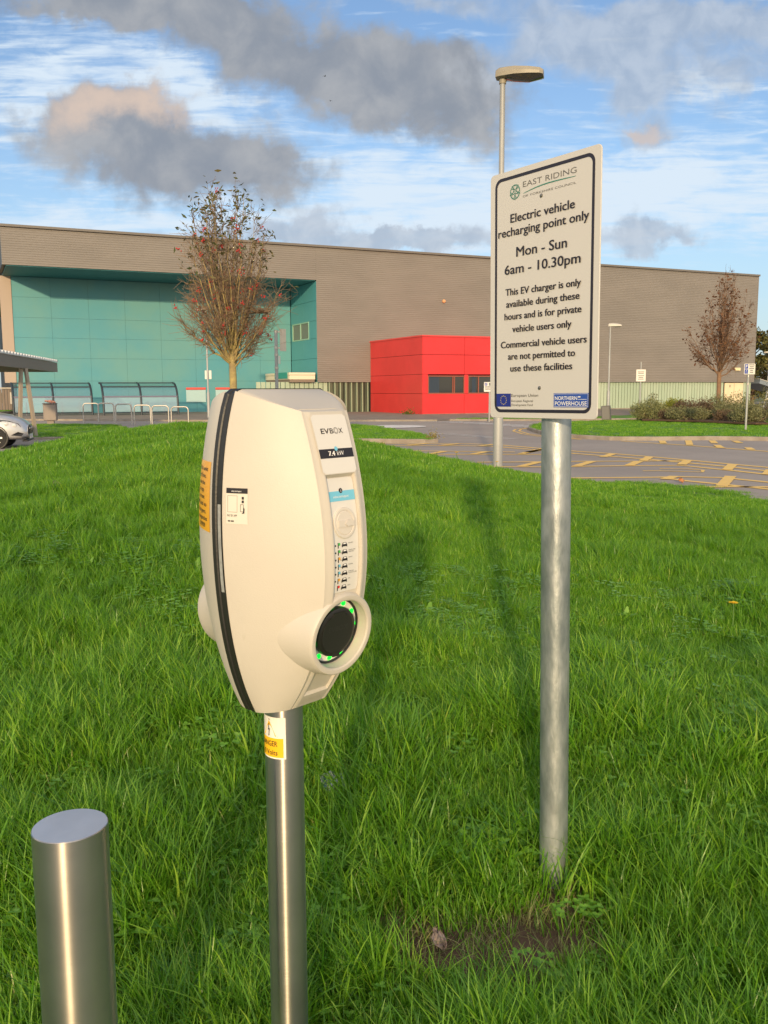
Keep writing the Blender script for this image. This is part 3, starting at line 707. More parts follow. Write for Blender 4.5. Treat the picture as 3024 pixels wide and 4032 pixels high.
# reader panel in the recess
rpo = patch(.675, .147, .338, .0006, r=.003, nu=40).build('reader_panel', mat('reader_ivory', (.66, .645, .61), .35), ch, smooth=40)
bb = MB(); bb.grid(lambda a, u_: front_pt(a * .67, u_, .0011), np.linspace(-1, 1, 6), np.linspace(.1685, .1850, 5), flip=True); bb.build('blue_band', blue_lab, rpo)
it = MB(); f_ = front_xy(.168, .0016); it.add([f_(.0042 * math.cos(k * PI / 8), .0042 * math.sin(k * PI / 8)) for k in range(16)], [tuple(range(16))]); it.build('information_dot', ink, rpo)
wt = MB(); put_text(wt, front_xy(.1795, .0016), 'evbox.com/support', -.001, 0, .037, .0046, 'C'); put_text(wt, front_xy(.168, .0021), 'i', 0, -.0024, .0011, .005, 'C'); wt.build('blue_band_lettering', lab_w, rpo)
rdm = MB(); cu = .2215
def rd_pt(r_, a, off): 
    return Vector(front_pt(r_ * math.cos(a) / prof(cu)[1], cu - r_ * math.sin(a), off))
n = 48; vs = []; fs = []
prf = [(.0262, .0), (.0262, .0028), (.0250, .0036), (.0215, .0036), (.0208, .0024), (.0196, .0024), (.0189, .0036), (.0, .0036)]
for r_, o_ in prf: vs += [rd_pt(r_, 2 * PI * k / n, o_) for k in range(n)]
for i in range(len(prf) - 1): fs += [(i * n + k, i * n + (k + 1) % n, (i + 1) * n + (k + 1) % n, (i + 1) * n + k) for k in range(n)]
rdm.add(vs, fs); rdo = rdm.build('card_reader', mat('reader_disc', (.62, .58, .52), .4), ch, smooth=30)
cdm = MB(); f_ = lambda x, y, o_: front_pt(x / prof(cu)[1], cu - y, o_)
def raised(mb, pts, o0, o1):
    n = len(pts); mb.add([f_(x, y, o0) for x, y in pts] + [f_(x, y, o1) for x, y in pts], [tuple(range(n, 2 * n))] + [(i, (i + 1) % n, n + (i + 1) % n, n + i) for i in range(n)])
raised(cdm, [(-.017, -.006), (.001, -.007), (.003, .004), (-.015, .0055)], .0036, .0052)
raised(cdm, [(-.002, -.001), (.004, -.0065), (.010, -.005), (.018, -.006), (.019, .003), (.011, .005), (.004, .0045)], .0052, .0066)
cdm.build('embossed_card_and_hand', mat('reader_disc2', (.60, .56, .50), .4), rdo, smooth=30)
# status chart: seven rows of small car pictograms
st = MB(); dotc = [2, 2, 3, 4, 4, 3, 5]
words = [('AVAILABLE',), ('CONNECT CABLE', 'SWIPE CARD'), ('WAITING',), ('CHARGING',), ('SWIPE CARD', 'DISCONNECT CABLE'), ('DONE',), ('ERROR',)]
for k in range(7):
    uu = .2575 + k * .0121; f_ = front_xy(uu, .0014)
    car = [(-.0065, -.0040), (-.0065, -.0005), (-.0055, .0006), (-.0040, .0036), (.0040, .0036), (.0055, .0006), (.0065, -.0005), (.0065, -.0040), (.0045, -.0040), (.0045, -.0030), (-.0045, -.0030), (-.0045, -.0040)]
    st.add([f_(x - .003, y) for x, y in car], [(0, 1, 2, 9, 10, 11), (2, 3, 4, 5, 9), (5, 6, 7, 8, 9), (2, 9, 10)][:3], 0)
    st.add([f_(x - .003, y) for x, y in ((-.0036, .0008), (-.0028, .0030), (.0028, .0030), (.0036, .0008))], [(0, 1, 2, 3)], 1)
    st.v[-4:] = [tuple(Vector(p) + Vector((0, -.0004, 0))) for p in st.v[-4:]]
    st.add([f_(x - .0178, y) for x, y in ((-.0014, -.005), (.0006, -.005), (.0006, .0042), (-.0014, .0042))], [(0, 1, 2, 3)], 0)
    g2 = front_xy(uu, .0018); st.add([g2(-.0158 + .0025 * math.cos(j * PI / 6), .0018 + .0025 * math.sin(j * PI / 6)) for j in range(12)], [tuple(range(12))], dotc[k])
    if k in (1, 2, 3, 4): st.add([f_(-.0150, -.0006), f_(-.0090, -.0022), f_(-.0090, -.0014), f_(-.0150, .0002)], [(0, 1, 2, 3)], 0)
    if k < 6: st.add([f_(-.0245 + .0016 * math.cos(j * PI / 5), .0016 * math.sin(j * PI / 5)) for j in range(10)], [tuple(range(10))], 0)
    for j, wd in enumerate(words[k]): put_text(st, f_, wd, .0062, .0008 - j * .0028, .0013 * len(wd), .0017)
st.build('status_chart', [ink, lab_w, mat('dot_green', (.08, .45, .10), .5), mat('dot_orange', (.75, .38, .05), .5), blue_lab, mat('dot_red', (.65, .03, .03), .5)], rpo)
eb = MB(); f_ = front_xy(.5500, .0010); put_text(eb, f_, 'EVBOX', 0, 0, .050, .0085, 'C'); eb.build('embossed_base_lettering', mat('shell_emboss', (.52, .48, .41), .45), ch)
# stickers on the sides
def side_xy(q0, u0, off, rear=False):
    def fn(x, y):
        u_ = u0 - y; h, w2, d = prof(u_); L = math.hypot(h - w2, d - G_)
        s, n = side_pt(q0 + (-x if rear else x) / L, u_, off); return S3(s, n, u_, rear)
    return fn
ps = MB(); f_ = side_xy(.045, .1615, .0007); ps.grid(lambda x, y: f_(x, -y), np.linspace(0, .041, 6), np.linspace(0, .0595, 8), flip=True)
pso = ps.build('app_sticker', mat('sticker_ivory', (.66, .62, .54), .3), ch)
pk_ = MB(); f_ = side_xy(.045, .1615, .0012); pk_.grid(lambda x, y: f_(x, -y), np.linspace(.0004, .0406, 6), np.linspace(0, .0088, 3), flip=True)
def lines_rect(mb, f_, x0, y0, x1, y1, t_):
    for a, b_, c, d_ in ((x0, y0, x1, y0 + t_), (x0, y1 - t_, x1, y1), (x0, y0 + t_, x0 + t_, y1 - t_), (x1 - t_, y0 + t_, x1, y1 - t_)):
        mb.add([f_(a, b_), f_(c, b_), f_(c, d_), f_(a, d_)], [(0, 1, 2, 3)])
lines_rect(pk_, f_, .0030, -.0400, .0215, -.0125, .0004)
for x0, y0, x1, y1 in ((.030, -.0185, .034, -.0140), (.030, -.0245, .034, -.0200), (.0035, -.0560, .0080, -.0538), (.0092, -.0560, .0150, -.0538)):
    pk_.add([f_(x0, y0), f_(x1, y0), f_(x1, y1), f_(x0, y1)], [(0, 1, 2, 3)])
lines_rect(pk_, f_, .0275, -.0390, .0335, -.0265, .0007)
pk_.add([f_(.0300, -.0420), f_(.0350, -.0415), f_(.0355, -.0340), f_(.0338, -.0315), f_(.0330, -.0390)], [(0, 1, 2, 3, 4)])
put_text(pk_, f_, 'PAY BY APP', .0025, -.0475, .0185, .0040); pk_.build('sticker_print', ink, pso)
pw = MB(); f_ = side_xy(.045, .1615, .0017); put_text(pw, f_, 'evbox.com/support', .0200, -.0062, .019, .0030, 'C'); pw.build('sticker_white_lettering', lab_w, pso)
ot = MB(); f_ = side_xy(.07, .1217, .0007, True); ot.grid(lambda x, y: f_(-x, -y), np.linspace(0, .135, 14), np.linspace(0, .120, 10))
oto = ot.build('tariff_sticker', mat('amber_sticker', (.86, .42, .03), .28, spec=.6), ch)
otx = MB(); f_ = side_xy(.07, .1217, .0013, True)
rowsT = [('this unit', .014), ('ger free.', .026), ('see the', .034), ('ox app', .043), ('current', .037), ('tariff and to', .020), ('e chargers.', .023), ('mergencies', .015), ('393939', .032)]
for k, (wd, x0) in enumerate(rowsT): put_text(otx, lambda x, y: f_(x, y), wd, -x0 * .8 - .002, -.0165 - k * .0122, .0075 * len(wd), .0078, 'R', .008)
otx.build('tariff_lettering', ink, oto)
sr = MB(); 
def seam_pt(n, u_, o_): h = prof(u_)[0]; return (-(h + .0012 + o_), -n, TOP - u_ * UZ)
sr.grid(lambda n, u_: seam_pt(n, u_, .0006), [.0035, .0115], np.linspace(.190, .340, 14)); sro = sr.build('serial_label', mat('silver_label', (.36, .38, .37), .35, var=(.25, .26, .26), vscale=60), ch)
# post with the danger label
PR = .0362
po = MB(); po.tube([(0, 0, -.4), (0, 0, TOP - .566)], PR, 48); poo = po.build('post', brushed, ch, smooth=40)
def wrap(x, z, off=.0006):     # x metres to the right of the side facing the camera
    a0 = math.atan2(-1, .0) ; ang = R(-90) - math.atan2(.7386, .673) + R(6.5)
    th = ang + x / PR; return ((PR + off) * math.cos(th), (PR + off) * math.sin(th), z)
ztop = TOP - .601
dgl = MB(); dgl.grid(lambda x, z: wrap(x, z), np.linspace(-.060, .003, 16), np.linspace(ztop - .080, ztop, 4)); dgo = dgl.build('danger_label', mat('label_cream', (.82, .78, .70), .3), ch, smooth=40)
dy_ = MB(); dy_.grid(lambda x, z: wrap(x, z, .0010), np.linspace(-.0575, -.0015, 14), np.linspace(ztop - .077, ztop - .040, 3)); yel_s = mat('sticker_yellow', (.88, .50, .02), .3)
def tri(mb, cx, cz, r_, off): mb.add([wrap(cx + r_ * math.cos(R(90 + 120 * k)) * .88, cz + r_ * math.sin(R(90 + 120 * k)), off) for k in range(3)], [(0, 1, 2)])
dy_.build('yellow_band', yel_s, dgo, smooth=40)
tk = MB(); tri(tk, -.0300, ztop - .026, .0235, .0010); tk.build('warning_triangle', ink, dgo)
ty = MB(); tri(ty, -.0300, ztop - .0262, .0200, .0016); ty.build('triangle_fill', yel_s, dgo)
bz = MB(); q = [(-.0300, -.012), (-.0320, -.0255), (-.0295, -.0245), (-.0305, -.034), (-.0315, -.033), (-.0297, -.0375), (-.0285, -.033), (-.0292, -.034), (-.0275, -.0215), (-.0300, -.0225), (-.0285, -.012)]
bz.add([wrap(x, ztop + z, .0022) for x, z in q], [tuple(range(len(q)))])
put_text(bz, lambda x, y: wrap(x, ztop - .0555 + y, .0016), 'DANGER', -.0125, 0, .041, .0105, 'R', .009); put_text(bz, lambda x, y: wrap(x, ztop - .0725 + y, .0016), '0 Volts', -.0125, 0, .033, .0100, 'R', .009)
bz.build('danger_print', ink, dgo)

# ------------------------------------------------------------------ steel bollard
bo = thing('bollard', 'brushed stainless steel bollard with a flat capped top in the grass', 'bollard', (-.5028, 1.36, .14))
BR = .0584; N = 64; hb = .864 - .14
def btop(a): return hb + .001 * math.cos(a)
mb = MB(); vs = []
for z in (-.3, None, 'b'):
    for k in range(N):
        a = 2 * PI * k / N
        if z == -.3: vs.append((BR * math.cos(a), BR * math.sin(a), -.3))
        elif z is None: vs.append((BR * math.cos(a), BR * math.sin(a), btop(a) - .0012))
        else: vs.append(((BR - .0012) * math.cos(a), (BR - .0012) * math.sin(a), btop(a)))
fs = [(j * N + k, j * N + (k + 1) % N, (j + 1) * N + (k + 1) % N, (j + 1) * N + k) for j in range(2) for k in range(N)]
mb.add(vs, fs); mb.build('body', brushed, bo, smooth=40)
bc = MB(); bc.add([((BR - .0012) * math.cos(2 * PI * k / N), (BR - .0012) * math.sin(2 * PI * k / N), btop(2 * PI * k / N)) for k in range(N)], [tuple(range(N))])
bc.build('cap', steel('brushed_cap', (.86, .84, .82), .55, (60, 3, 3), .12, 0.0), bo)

# ------------------------------------------------------------------ the big sign
PW_, PH_ = .3789, .626
galv = mat('galvanised_steel', (.46, .49, .50), .45, metal=.7, var=(.24, .28, .29), vscale=20, vdetail=8, bump=.2, bscale=50, rvar=.2, stretch=(1, 1, .35))
signp = mat('sign_sheet', (.55, .54, .52), .42, spec=.5)
sg = thing('parking_sign', 'tall grey white notice for electric vehicle charging on a galvanised post', 'sign', (.4640, 2.335, .20))
sg.rotation_euler = (0, -.0150, 0)
sp = MB(); sp.tube([(0, 0, -.4), (0, 0, 1.62)], .038, 40); sp.build('post', galv, sg, smooth=40)
yaw = -.9642
# plate frame, relative to the post base before the small lean
a_v = Vector((math.cos(yaw), math.sin(yaw), 0)); n_v = Vector((math.sin(yaw), -math.cos(yaw), 0)); u_v = Vector((0, 0, 1))
u_v = (u_v + n_v * -.008).normalized()
pc = Vector((.3938 - .4640 + .0245, 2.30 - 2.335, 1.7905 - .20))
def PL(x, y, off=0.0): return pc + a_v * x + u_v * y + n_v * off
plm = MB(); rr = rrect(PW_, PH_, .012); n = len(rr)
plm.add([PL(x, y, -.0015) for x, y in rr] + [PL(x, y, .0010) for x, y in rr] + [PL(x * .997, y * .998, .0015) for x, y in rr], [tuple(range(n - 1, -1, -1)), tuple(range(2 * n, 3 * n))] + [(j * n + i, j * n + (i + 1) % n, (j + 1) * n + (i + 1) % n, (j + 1) * n + i) for j in (0, 1) for i in range(n)])
plo = plm.build('sign_plate', signp, sg)
def AB(a, b): return ((a - .5) * PW_, (.5 - b) * PH_)
bdm = MB(); r1 = rrect(PW_ - .037, PH_ - .028, .022, 8); r2 = rrect(PW_ - .053, PH_ - .044, .016, 8); n = len(r1)
bdm.add([PL(x, y, .0021) for x, y in r1] + [PL(x, y, .0021) for x, y in r2], [(i, (i + 1) % n, n + (i + 1) % n, n + i) for i in range(n)]); bdm.build('border', mat('navy_border', (.012, .010, .022), .45), plo)
f_ = lambda x, y: PL(x, y, .0023); navy = mat('navy_ink', (.010, .008, .018), .45)
for block, rows_ in (('heading_lettering', (('Electric vehicle', .2055, .789, .2066, .0355), ('recharging point only', .085, .9095, .2587, .0355))),
        ('days_lettering', (('Mon - Sun', .2652, .7268, .3456, .0405),)), ('hours_lettering', (('6am - 10.30pm', .1505, .8443, .4112, .0395),)),
        ('notice_lettering', (('This EV charger is only', .160, .8507, .4962, .0285), ('available during these', .168, .840, .545, .0285), ('hours and is for private', .1512, .8578, .5953, .0285), ('vehicle users only', .2298, .7751, .6477, .0285))),
        ('warning_lettering', (('Commercial vehicle users', .1146, .9058, .710, .0285), ('are not permitted to', .1888, .8093, .7587, .0285), ('use these facilities', .2128, .7868, .808, .0285)))):
    tx = MB()
    for body, xl, xr, yb, cap in rows_:
        x, y = AB(xl, yb)
        for k_, dx_ in enumerate((-.0015, -.00075, 0, .00075, .0015)): put_text(tx, (lambda a, b, o_=.0023 + k_ * .0003: PL(a, b, o_)), body, x + dx_, y, (xr - xl) * PW_, cap * PH_, 'L')
    tx.build(block, navy, plo)
t2 = MB()
for body, xl, xr, yb, cap in (('European Union', .2218, .4829, .9128, .0125), ('European Regional', .2228, .434, .9339, .0095), ('Development Fund', .2235, .4323, .9505, .0095)):
    x, y = AB(xl, yb); put_text(t2, f_, body, x, y, (xr - xl) * PW_, cap * PH_, 'L', 0)
t2.build('fund_lettering', mat('grey_ink', (.05, .05, .05), .5), plo)
t3 = MB()
x, y = AB(.3215, .0790); put_text(t3, f_, 'EAST RIDING', x, y, .4785 * PW_, .0225 * PH_, 'L', -.004, 1.25)
x, y = AB(.3222, .1190); put_text(t3, f_, 'OF YORKSHIRE COUNCIL', x, y, .4745 * PW_, .0085 * PH_, 'L', -.004, 1.5)
t3.build('council_lettering', mat('pale_grey_ink', (.12, .12, .115), .5), plo)
gm = mat('council_green', (.03, .20, .15), .5); cr_ = MB()
N = 24; up_, lo_ = [], []
for k in range(N + 1):
    q = k / N; a = .3252 + .4702 * q; b = .1035 - .0125 * q - .012 * math.sin(q * PI) * (1 - .6 * q); th = .0008 + .0020 * math.sin(q * PI) ** .7
    x, y = AB(a, b); up_.append(f_(x, y + th / 2)); lo_.append(f_(x, y - th / 2))
cr_.add(up_ + lo_, [(k, k + 1, N + 2 + k, N + 1 + k) for k in range(N)])
cx, cy = AB(.2463, .0890)
def ringm(mb, cx, cy, r_, w_, n=28, a0=0, a1=2 * PI):
    P = []
    for k in range(n + 1): a = a0 + (a1 - a0) * k / n; P += [f_(cx + (r_ + w_) * math.cos(a), cy + (r_ + w_) * math.sin(a)), f_(cx + (r_ - w_) * math.cos(a), cy + (r_ - w_) * math.sin(a))]
    mb.add(P, [(2 * k, 2 * k + 2, 2 * k + 3, 2 * k + 1) for k in range(n)])
ringm(cr_, cx, cy, .0175, .0009)
for k in range(5):
    a = R(90 + 72 * k); px, py = cx + .0115 * math.cos(a), cy + .0115 * math.sin(a)
    ringm(cr_, px, py, .0052, .0007, 14); ringm(cr_, cx + .0058 * math.cos(a + R(36)), cy + .0058 * math.sin(a + R(36)), .0030, .0006, 10)
    q = R(126 + 72 * k); cr_.add([f_(cx + r_ * math.cos(q + d), cy + r_ * math.sin(q + d)) for r_, d in ((.0175, -.10), (.0205, 0), (.0175, .10), (.007, 0))], [(0, 1, 2, 3)])
cr_.build('council_emblem', gm, plo)
eu = MB(); x0, y0 = AB(.0708, .8991); x1, y1 = AB(.2168, .9537); eu.add([f_(x0, y0), f_(x0, y1), f_(x1, y1), f_(x1, y0)], [(0, 1, 2, 3)]); euo = eu.build('flag_panel', mat('flag_blue', (.010, .022, .22), .45), plo)
stm = MB(); cx, cy = (x0 + x1) / 2, (y0 + y1) / 2
for k in range(12):
    a = 2 * PI * k / 12; px, py = cx + .0112 * math.cos(a), cy + .0112 * math.sin(a)
    stm.add([PL(px + (.0019 if j % 2 == 0 else .0008) * math.cos(R(90 + 36 * j)), py + (.0019 if j % 2 == 0 else .0008) * math.sin(R(90 + 36 * j)), .0027) for j in range(10)], [tuple(range(10))])
stm.build('stars', mat('star_yellow', (.75, .62, .15), .5), euo)
npm = MB(); x0, y0 = AB(.6259, .8999); x1, y1 = AB(.9298, .955); npm.add([f_(x0, y0), f_(x0, y1), f_(x1, y1), f_(x1, y0)], [(0, 1, 2, 3)]); npo = npm.build('blue_panel', mat('panel_blue', (.020, .075, .36), .45), plo)
f3 = lambda x, y: PL(x, y, .0027); nt = MB()
x, y = AB(.6396, .9262); put_text(nt, f3, 'NORTHERN', x, y, .1948 * PW_, .0150 * PH_, 'L', .008); x, y = AB(.6407, .9475); put_text(nt, f3, 'POWERHOUSE', x, y, .275 * PW_, .0165 * PH_, 'L', .008)
lines_rect(nt, f3, x0 + .0015, y1 + .0015, x1 - .0015, y0 - .0015, .0007)
for dx_ in (.842, .850): nt.add([f3(*AB(a, b)) for a, b in ((dx_, .912), (dx_, .917), (dx_ + .012, .917), (dx_ + .012, .912))], [(0, 1, 2, 3)])
nt.add([f3(*AB(a, b)) for a, b in ((.842, .9235), (.842, .925), (.915, .925), (.915, .9235))], [(0, 1, 2, 3)])
nt.build('panel_lettering', lab_w, npo)
for b in (.1299, .8777):
    rv = MB(); x, y = AB(.494, b); M = Matrix((a_v, u_v, n_v)).transposed(); rv.lathe([(.0048, .0015), (.0048, .0030), (.0030, .0044), (.0, .0046)], PL(x, y), 14, M); rv.build('rivet', mat('rivet_metal', (.22, .21, .19), .4, metal=.8), plo, smooth=40)

# ------------------------------------------------------------------ near lamp post
def lantern(mb_top, mb_bot, L, W, H, x0, drop=None):
    # outline in plan: narrow at the post, swelling, blunt at the far end
    sec = [(x0, .42, .75), (x0 + .07 * L, .62, .95), (x0 + .22 * L, .80, 1.0), (x0 + .40 * L, 1.0, 1.0), (x0 + .70 * L, 1.0, .88), (x0 + .93 * L, .86, .72), (x0 + L, .62, .55)]
    rings = []
    for x, w_, h_ in sec:
        hw, hh = w_ * W / 2, h_ * H
        rings.append([(x, -hw, 0), (x, -hw, hh * .38), (x, -hw * .93, hh * .45), (x, -hw * .78, hh * .82), (x, -hw * .35, hh), (x, hw * .35, hh), (x, hw * .78, hh * .82), (x, hw * .93, hh * .45), (x, hw, hh * .38), (x, hw, 0)])
    n = 10; vs = [p for r in rings for p in r]; fs = [(k * n + i, k * n + i + 1, (k + 1) * n + i + 1, (k + 1) * n + i) for k in range(len(sec) - 1) for i in range(n - 1)]
    fs += [tuple(range(n)), tuple(range((len(sec) - 1) * n, len(sec) * n))[::-1]]
    fs += [(k * n + n - 1, k * n, (k + 1) * n, (k + 1) * n + n - 1) for k in range(len(sec) - 1)]
    mb_top.add(vs, fs)
    vs = []; m = 7
    for x, w_, h_ in sec[2:]:
        hw = w_ * W / 2 * .92; dep = (drop or .30 * H) * math.sin(PI * min(1, max(0.05, (x - sec[2][0]) / (L * .80))) * .95)
        vs += [(x * .995, -hw + 2 * hw * k / (m - 1), -.004 - dep * math.sin(PI * k / (m - 1))) for k in range(m)]
    mb_bot.add(vs, [(k * m + i, (k + 1) * m + i, (k + 1) * m + i + 1, k * m + i + 1) for k in range(len(sec) - 3) for i in range(m - 1)])
lampc = mat('beige_lamp_body', (.34, .31, .24), .5, var=(.28, .25, .19), vscale=3)
galv_l = mat('weathered_galvanised', (.38, .39, .39), .55, metal=.2, var=(.30, .31, .315), vscale=2.5, stretch=(1, 1, .2), bump=.05)
lens = mat('lamp_lens', (.05, .05, .04), .12, spec=.8)
lp = thing('street_lamp', 'tall galvanised lamp post behind the big notice at the lawn edge', 'street lamp', (2.303, 18.22, -.02))
sh_ = MB(); sh_.tube([(0, 0, 0), (0, 0, 2.6), (0, 0, 2.72), (0, 0, 7.42)], [.098, .098, .054, .052], 20); sh_.build('column', galv_l, lp, smooth=40)
hd = thing('tmp', None, None)
tp, bt = MB(), MB(); lantern(tp, bt, .90, .50, .19, -.13, .09)
for m_ in (tp, bt): m_.xf(Matrix.Translation((0, 0, 7.46)) @ Matrix.Rotation(R(-14), 4, 'Z') @ Matrix.Rotation(R(1.5), 4, 'Y'))
bpy.data.objects.remove(hd)
hto = tp.build('lantern', lampc, lp, smooth=30); bt.build('lens', lens, hto, smooth=60)
cl_ = MB(); cl_.tube([(0, 0, 7.36), (0, 0, 7.47)], .068, 16); cl_.build('collar', lampc, lp, smooth=40)
# ------------------------------------------------------------------ cycle shelters, stands, bin
shel_m = mat('dark_blue_frame', (.022, .034, .05), .5)
def glassy(name, col, alpha, rough=.08):
    m = bpy.data.materials.new(name); m.use_nodes = True; t = m.node_tree; b = t.nodes['Principled BSDF']
    b.inputs['Base Color'].default_value = (*col, 1); b.inputs['Roughness'].default_value = rough; b.inputs['Alpha'].default_value = alpha; b.inputs['Specular IOR Level'].default_value = .9
    return m
perspex = glassy('sky_sheen_perspex', (.30, .43, .52), .62); perspex3 = glassy('blue_perspex', (.07, .20, .27), .6); perspex2 = glassy('tinted_perspex', (.05, .19, .21), .5)  # first one, for the lower panes: sky reflection put into its paler base colour
def shelter_pt(q):     # profile: 0 ground (near) .. 1 top (back)
    a = q * PI / 2; return (-1.55 * (math.cos(a) ** .75 if a < PI / 2 else 0), 2.0 * math.sin(a) ** .62)
def bike_shelter(W, label):
    o = thing('cycle_shelter', label, 'cycle shelter', group='cycle shelters by the turquoise wall')
    for x in (-W / 2, 0, W / 2):
        r_ = MB(); r_.tube([(x, *shelter_pt(q)) for q in np.linspace(0.0, 1, 12)] , .065, 8); r_.build('curved_rib', shel_m, o, smooth=40)
    for q in (.012, .27, .60, 1.0):
        r_ = MB(); y, z = shelter_pt(q); r_.box((0, y - .01, z), (W, .08, .085)); r_.build('rail', shel_m if q != .27 else mat('mauve_rail', (.16, .15, .22), .5), o)
    for x0, x1 in ((-W / 2, 0), (0, W / 2)):
        g_ = MB(); g_.grid(lambda a, q: (a, *shelter_pt(q)), [x0 + .05, x1 - .05], np.linspace(.02, .265, 7)); g_.build('sky_sheen_panel', perspex, o, smooth=60)
        g_ = MB(); g_.grid(lambda a, q: (a, *shelter_pt(q)), [x0 + .05, x1 - .05], np.linspace(.275, .59, 7)); g_.build('blue_panel', perspex3, o, smooth=60)
        g_ = MB(); g_.grid(lambda a, q: (a, *shelter_pt(q)), [x0 + .05, x1 - .05], np.linspace(.63, .99, 7)); g_.build('tinted_panel', perspex2, o, smooth=60)
    for x in np.linspace(-W / 2 + .8, W / 2 - .6, 4):
        st_ = MB(); st_.tube([(x, -.6, 0), (x, -.6, .72), (x, -.55, .8), (x, .05, .8), (x, .1, .72), (x, .1, 0)], .03, 6); st_.build('inner_stand', mat('stand_grey', (.25, .26, .28), .5), o)
    return o
s1 = bike_shelter(4.55, 'curved glazed cycle shelter nearest the left end of the turquoise wall')
s1.location = (-20.9, 57.2, .04); s1.rotation_euler = (0, 0, BA)
s2 = copy_thing(s1, (-15.72, 58.0, .04), BA, 'curved glazed cycle shelter beside the wall notices, the right one of the pair')
chrome = mat('polished_tube', (.46, .44, .41), .4, metal=.8)
hl = ['first', 'second', 'third', 'fourth', 'fifth', 'sixth']
hoops = [(-14.34, 44.5, 0.96), (-13.32, 43.6, .97), (-12.08, 42.2, .95), (-10.84, 40.8, .92), (-9.74, 39.6, .91), (-8.62, 38.4, .88)]
def mk_hoop():
    o = MB(); wd = .36; P = [(-wd, 0, -.5), (-wd, 0, .80)] + [(-wd + .14 - .14 * math.cos(a), 0, .80 + .14 * math.sin(a)) for a in np.linspace(.2, PI / 2, 5)] + [(wd - .14 + .14 * math.sin(a), 0, .80 + .14 * math.cos(a)) for a in np.linspace(0, PI / 2 - .2, 5)] + [(wd, 0, .80), (wd, 0, -.5)]
    o.tube(P, .032, 10); return o.build('cycle_stand', chrome, None, smooth=50)
h0 = mk_hoop()
for k, (x, y, z) in enumerate(hoops):
    o = h0 if k == 0 else h0.copy()
    if k: COL.objects.link(o)
    o.location = (x, y, z - .95); o.rotation_euler = (0, 0, R(10 - k * 2))
    tag(o, ['steel cycle hoop nearest the grey litter bin, leftmost of the row', 'steel cycle hoop in the gap between the two curved shelters', 'steel cycle hoop, third from the litter bin, before the right shelter', 'steel cycle hoop, fourth from the litter bin, its feet behind the lawn crest', 'steel cycle hoop, fifth from the litter bin, second from the right end', 'steel cycle hoop at the right end of the row, farthest from the bin'][k], 'cycle stand', 'steel cycle hoops in a row')
bn = thing('litter_bin', 'square grey brown litter bin topped with orange rubbish by the cycle hoops', 'bin', (-15.74, 42.9, 0), R(12))
b_ = MB(); b_.box((0, 0, .08), (.30, .30, .18)); b_.box((0, 0, .56), (.58, .50, .78), bev=.03); b_.build('body', mat('bin_grey', (.26, .22, .19), .6, var=(.22, .19, .17), vscale=3), bn)
b_ = MB(); b_.box((0, 0, .965), (.62, .54, .04), bev=.01); b_.build('rim', mat('bin_dark', (.14, .12, .11), .6), bn)
ru = MB(); rnd = random.Random(5)
for k in range(7): ru.box((rnd.uniform(-.16, .18), rnd.uniform(-.1, .1), 1.02 + rnd.uniform(0, .07)), (.16, .12, .07), Matrix.Rotation(rnd.uniform(-1, 1), 3, Vector((rnd.random(), rnd.random(), 1)).normalized()), bev=.02)
ru.build('rubbish', mat('orange_litter', (.62, .17, .09), .5, var=(.65, .42, .30), vscale=14), bn)
for k, (a_, lab) in enumerate(((-11.28, 'white wall notice with red heading beside the right cycle shelter'), (-9.15, 'white wall notice with red heading half hidden by the charger'))):
    o = thing('notice_board', lab, 'notice', (BX + math.cos(BA) * a_ - math.sin(BA) * (RD - .06), BY + math.sin(BA) * a_ + math.cos(BA) * (RD - .06), 0), BA, 'white notices on the turquoise wall')
    m_ = MB(); m_.box((0, 0, 1.16), (1.41, .04, .86)); m_.build('panel', mat('pale_notice', (.42, .60, .62), .4), o)
    m_ = MB(); m_.box((0, -.01, 1.69), (1.41, .06, .15)); m_.build('heading', mat('red_heading', (.72, .10, .08), .5), o)
# wall mounted lamps on posts etc.
def flat_sign(name, label, cat, loc, post_r, post_h, plate, zc, rz=0.0, ang=0.0, texts=(), xoff=0.0, group=None, postm=None, platem=None):
    o = thing(name, label, cat, loc, rz, group)
    m_ = MB(); m_.tube([(0, 0, -.3), (0, 0, post_h)], post_r, 12); m_.build('post', postm or galv_l, o, smooth=40)
    m_ = MB(); w_, h_ = plate; rr = rrect(w_, h_, .02, 3); n = len(rr); cA, sA = math.cos(ang), math.sin(ang)
    def P(x, y, off): return (xoff + x * cA + off * sA, -post_r - .012 + x * sA - off * cA, zc + y)
    m_.add([P(x, y, -.004) for x, y in rr] + [P(x, y, .004) for x, y in rr], [tuple(range(n - 1, -1, -1)), tuple(range(n, 2 * n))] + [(i, (i + 1) % n, n + (i + 1) % n, n + i) for i in range(n)])
    po_ = m_.build('plate', platem or mat('white_plate', (.66, .64, .60), .45), o)
    return o, po_, P
ms = mat('grey_print', (.13, .13, .14), .6); blu = mat('parking_blue', (.015, .05, .34), .45)
o, po_, P = flat_sign('notice_sign', 'white rectangular car park notice on a slim post left of the shrub bed', 'sign', (12.29, 43.6, .1), .033, 2.72, (.44, .56), 2.08, R(-6))
m_ = MB()
for k, (a, b_) in enumerate(((.15, .30), (.08, .26), (-.03, .30), (-.11, .22), (-.19, .26))):
    m_.add([P(x, y, .007) for x, y in ((-b_ / 2, a), (b_ / 2, a), (b_ / 2, a + .032), (-b_ / 2, a + .032))], [(0, 1, 2, 3)])
m_.build('print', ms, po_)
o, po_, P = flat_sign('disabled_parking_sign', 'blue and white disabled parking sign on a post before the dark red shrub', 'sign', (12.43, 31.1, .1), .036, 2.0, (.41, .36), 2.10, R(10), xoff=.01)
m_ = MB()
